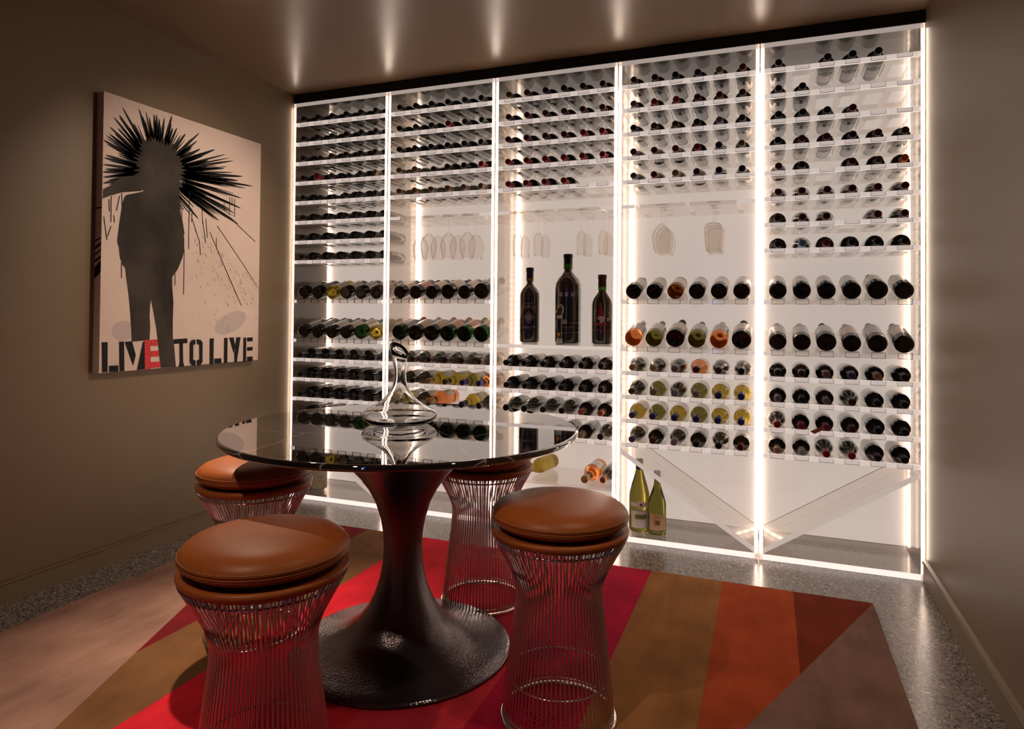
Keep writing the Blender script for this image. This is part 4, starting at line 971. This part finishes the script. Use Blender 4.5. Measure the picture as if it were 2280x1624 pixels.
# ------------------------------------------------------------------ painting
t = thing('canvas_painting', (0.0, -0.785, 0.842), 'canvas painting of dark figure with spiky hair over stencilled words on left wall', 'painting')
CANV = pbr('painted_canvas', srgb(220, 200, 188), 0.6, noise=(3.2, 0.16, (1, 1, 1)), bump=(60, 0.2))
boxes('canvas', [(0.001, 0.040, -0.470, 0.468, 0.0, 1.2)], CANV, t)
INK = pbr('charcoal_paint', srgb(58, 51, 45), 0.65, spec=0.25, noise=(5.5, 0.5, (1, 1, 0.7)))
_mx = next(n for n in INK.node_tree.nodes if n.type == 'MIX'); _nz = next(n for n in INK.node_tree.nodes if n.type == 'TEX_NOISE')
_mr = INK.node_tree.nodes.new('ShaderNodeMapRange'); _mr.inputs[1].default_value = 0.36; _mr.inputs[2].default_value = 0.64
INK.node_tree.links.new(_nz.outputs['Fac'], _mr.inputs[0]); INK.node_tree.links.new(_mr.outputs[0], _mx.inputs[0])
_mx.inputs[7].default_value = srgb(66, 59, 50); _mx.inputs[6].default_value = srgb(30, 26, 24)
INK2 = pbr('black_brush_paint', srgb(20, 17, 16), 0.6, spec=0.25)
REDP = pbr('red_paint', srgb(214, 40, 44), 0.5)
def flat(polys, x):
    bm = bmesh.new()
    for pts in polys:
        f = bm.faces.new([bm.verts.new((x, p[0] / 1000 + 0.785, p[1] / 1000 - 0.842)) for p in pts])
    bm.normal_update(); bmesh.ops.triangulate(bm, faces=bm.faces[:])
    bmesh.ops.recalc_face_normals(bm, faces=bm.faces)
    for f in bm.faces:
        if f.normal.x < 0: f.normal_flip()
    return bm
hx, hz = sum(p[0] for p in HEAD) / len(HEAD), sum(p[1] for p in HEAD) / len(HEAD)
R0 = random.Random(11); blob = []
for i in range(96):
    a = 2 * pi * i / 96; k_ = (0.80 if i % 2 else 0.98) + R0.uniform(-0.07, 0.10)
    rr_ = 140 * k_; blob.append((hx + 8 + rr_ * 1.02 * cos(a), hz + 6 + rr_ * 1.05 * sin(a)))
bobj('painted_figure', flat([BODY], 0.0417), INK, t)
bobj('painted_head', flat([blob], 0.0419), INK, t)
bobj('painted_shoulder', flat([ARM], 0.0421), INK, t)
bobj('painted_neck', flat([[(-1040, 1700), (-870, 1700), (-850, 1600), (-880, 1570), (-1060, 1625)]], 0.0415), INK, t)
hc = HC[0]; sp = []
R_ = random.Random(3)
def spike(tip, wid, frac=0.30):
    v = Vector((tip[0] - hc[0], tip[1] - hc[1])); L_ = v.length; d = v / L_; n = Vector((-d.y, d.x))
    c0 = Vector(hc) + d * L_ * frac
    out = []
    pts = [(frac, wid * 1.1), (0.55, wid * 1.0), (0.8, wid * 0.75), (0.95, wid * 0.4), (1.0, wid * 0.12)]
    left = [Vector(hc) + d * L_ * f + n * w_ for f, w_ in pts]; right = [Vector(hc) + d * L_ * f - n * w_ for f, w_ in pts[::-1]]
    return [(max(-1254, min(-318, p.x)), p.y) for p in left + right]
for tp in TIPS:
    sp.append(spike(tp, R_.uniform(6, 10)))
    for q in range(5):
        a = R_.uniform(-0.14, 0.14); s_ = R_.uniform(0.5, 0.97)
        v = Vector((tp[0] - hc[0], tp[1] - hc[1])); v.rotate(Matrix.Rotation(a, 2)); v *= s_
        sp.append(spike((hc[0] + v.x, hc[1] + v.y), R_.uniform(2, 5.5)))
bobj('painted_hair', flat(sp, 0.0413), INK2, t)
dr = []
for l in DRIP:
    for a, b in zip(l[:-1], l[1:]):
        v = Vector((b[0] - a[0], b[1] - a[1])); n = Vector((-v.y, v.x)).normalized() * 1.7
        q = [(a[0] + n.x, a[1] + n.y), (b[0] + n.x, b[1] + n.y), (b[0] - n.x, b[1] - n.y), (a[0] - n.x, a[1] - n.y)]
        dr.append([(max(-1254, min(-318, x)), y) for x, y in q])
for i in range(150):
    y0 = R_.uniform(-800, -330); z0 = 1560 - (y0 + 850) * 0.55 - R_.expovariate(1 / 180.0)
    l = R_.uniform(5, 22); a = math.radians(R_.uniform(-68, -48))
    q = [(y0, z0), (y0 + l * cos(a), z0 + l * sin(a)), (y0 + l * cos(a) + 1.6, z0 + l * sin(a)), (y0 + 1.6, z0)]
    if z0 > 1010: dr.append([(min(-318, x), y) for x, y in q])
bobj('paint_drips', flat(dr, 0.0414), INK2, t)['kind'] = 'stuff'
for grp in ([0, 1], [2], [3, 4], [5, 6], [7, 8], [9, 10], [11], [12, 13], [14, 15, 16, 17]): bobj('stencil_letter', flat([LET[i] for i in grp], 0.0420), INK2, t)
bobj('red_stencil_letter', flat(RED, 0.0423), REDP, t)
smudge = [[(-1105 - 40 + 90 * cos(a) * 0.6, 1020 + 45 * sin(a)) for a in [2 * pi * i / 14 for i in range(14)]], [(-520 + 110 * cos(a), 1050 + 55 * sin(a) + 30 * cos(a)) for a in [2 * pi * i / 16 for i in range(16)]]]
for sm in smudge: bobj('grey_smudge', flat([sm], 0.0406), pbr('lavender_grey_paint', srgb(196, 180, 176), 0.6), t)
# paint carried round the left edge of the canvas
bm = bmesh.new()
for z0, z1, s_ in ((0.700, 0.706, 0.0), (0.560, 0.566, 0.012), (0.525, 0.538, 0.02), (0.50, 0.508, 0.02), (0.47, 0.482, 0.018), (0.40, 0.45, 0.03)):
    f_ = bm.faces.new([bm.verts.new(p) for p in ((0.040, -0.4703, z0 + s_), (0.040, -0.4703, z1 + s_), (0.003, -0.4703, z1), (0.003, -0.4703, z0))])
bobj('edge_paint', bm, INK2, t)['kind'] = 'stuff'
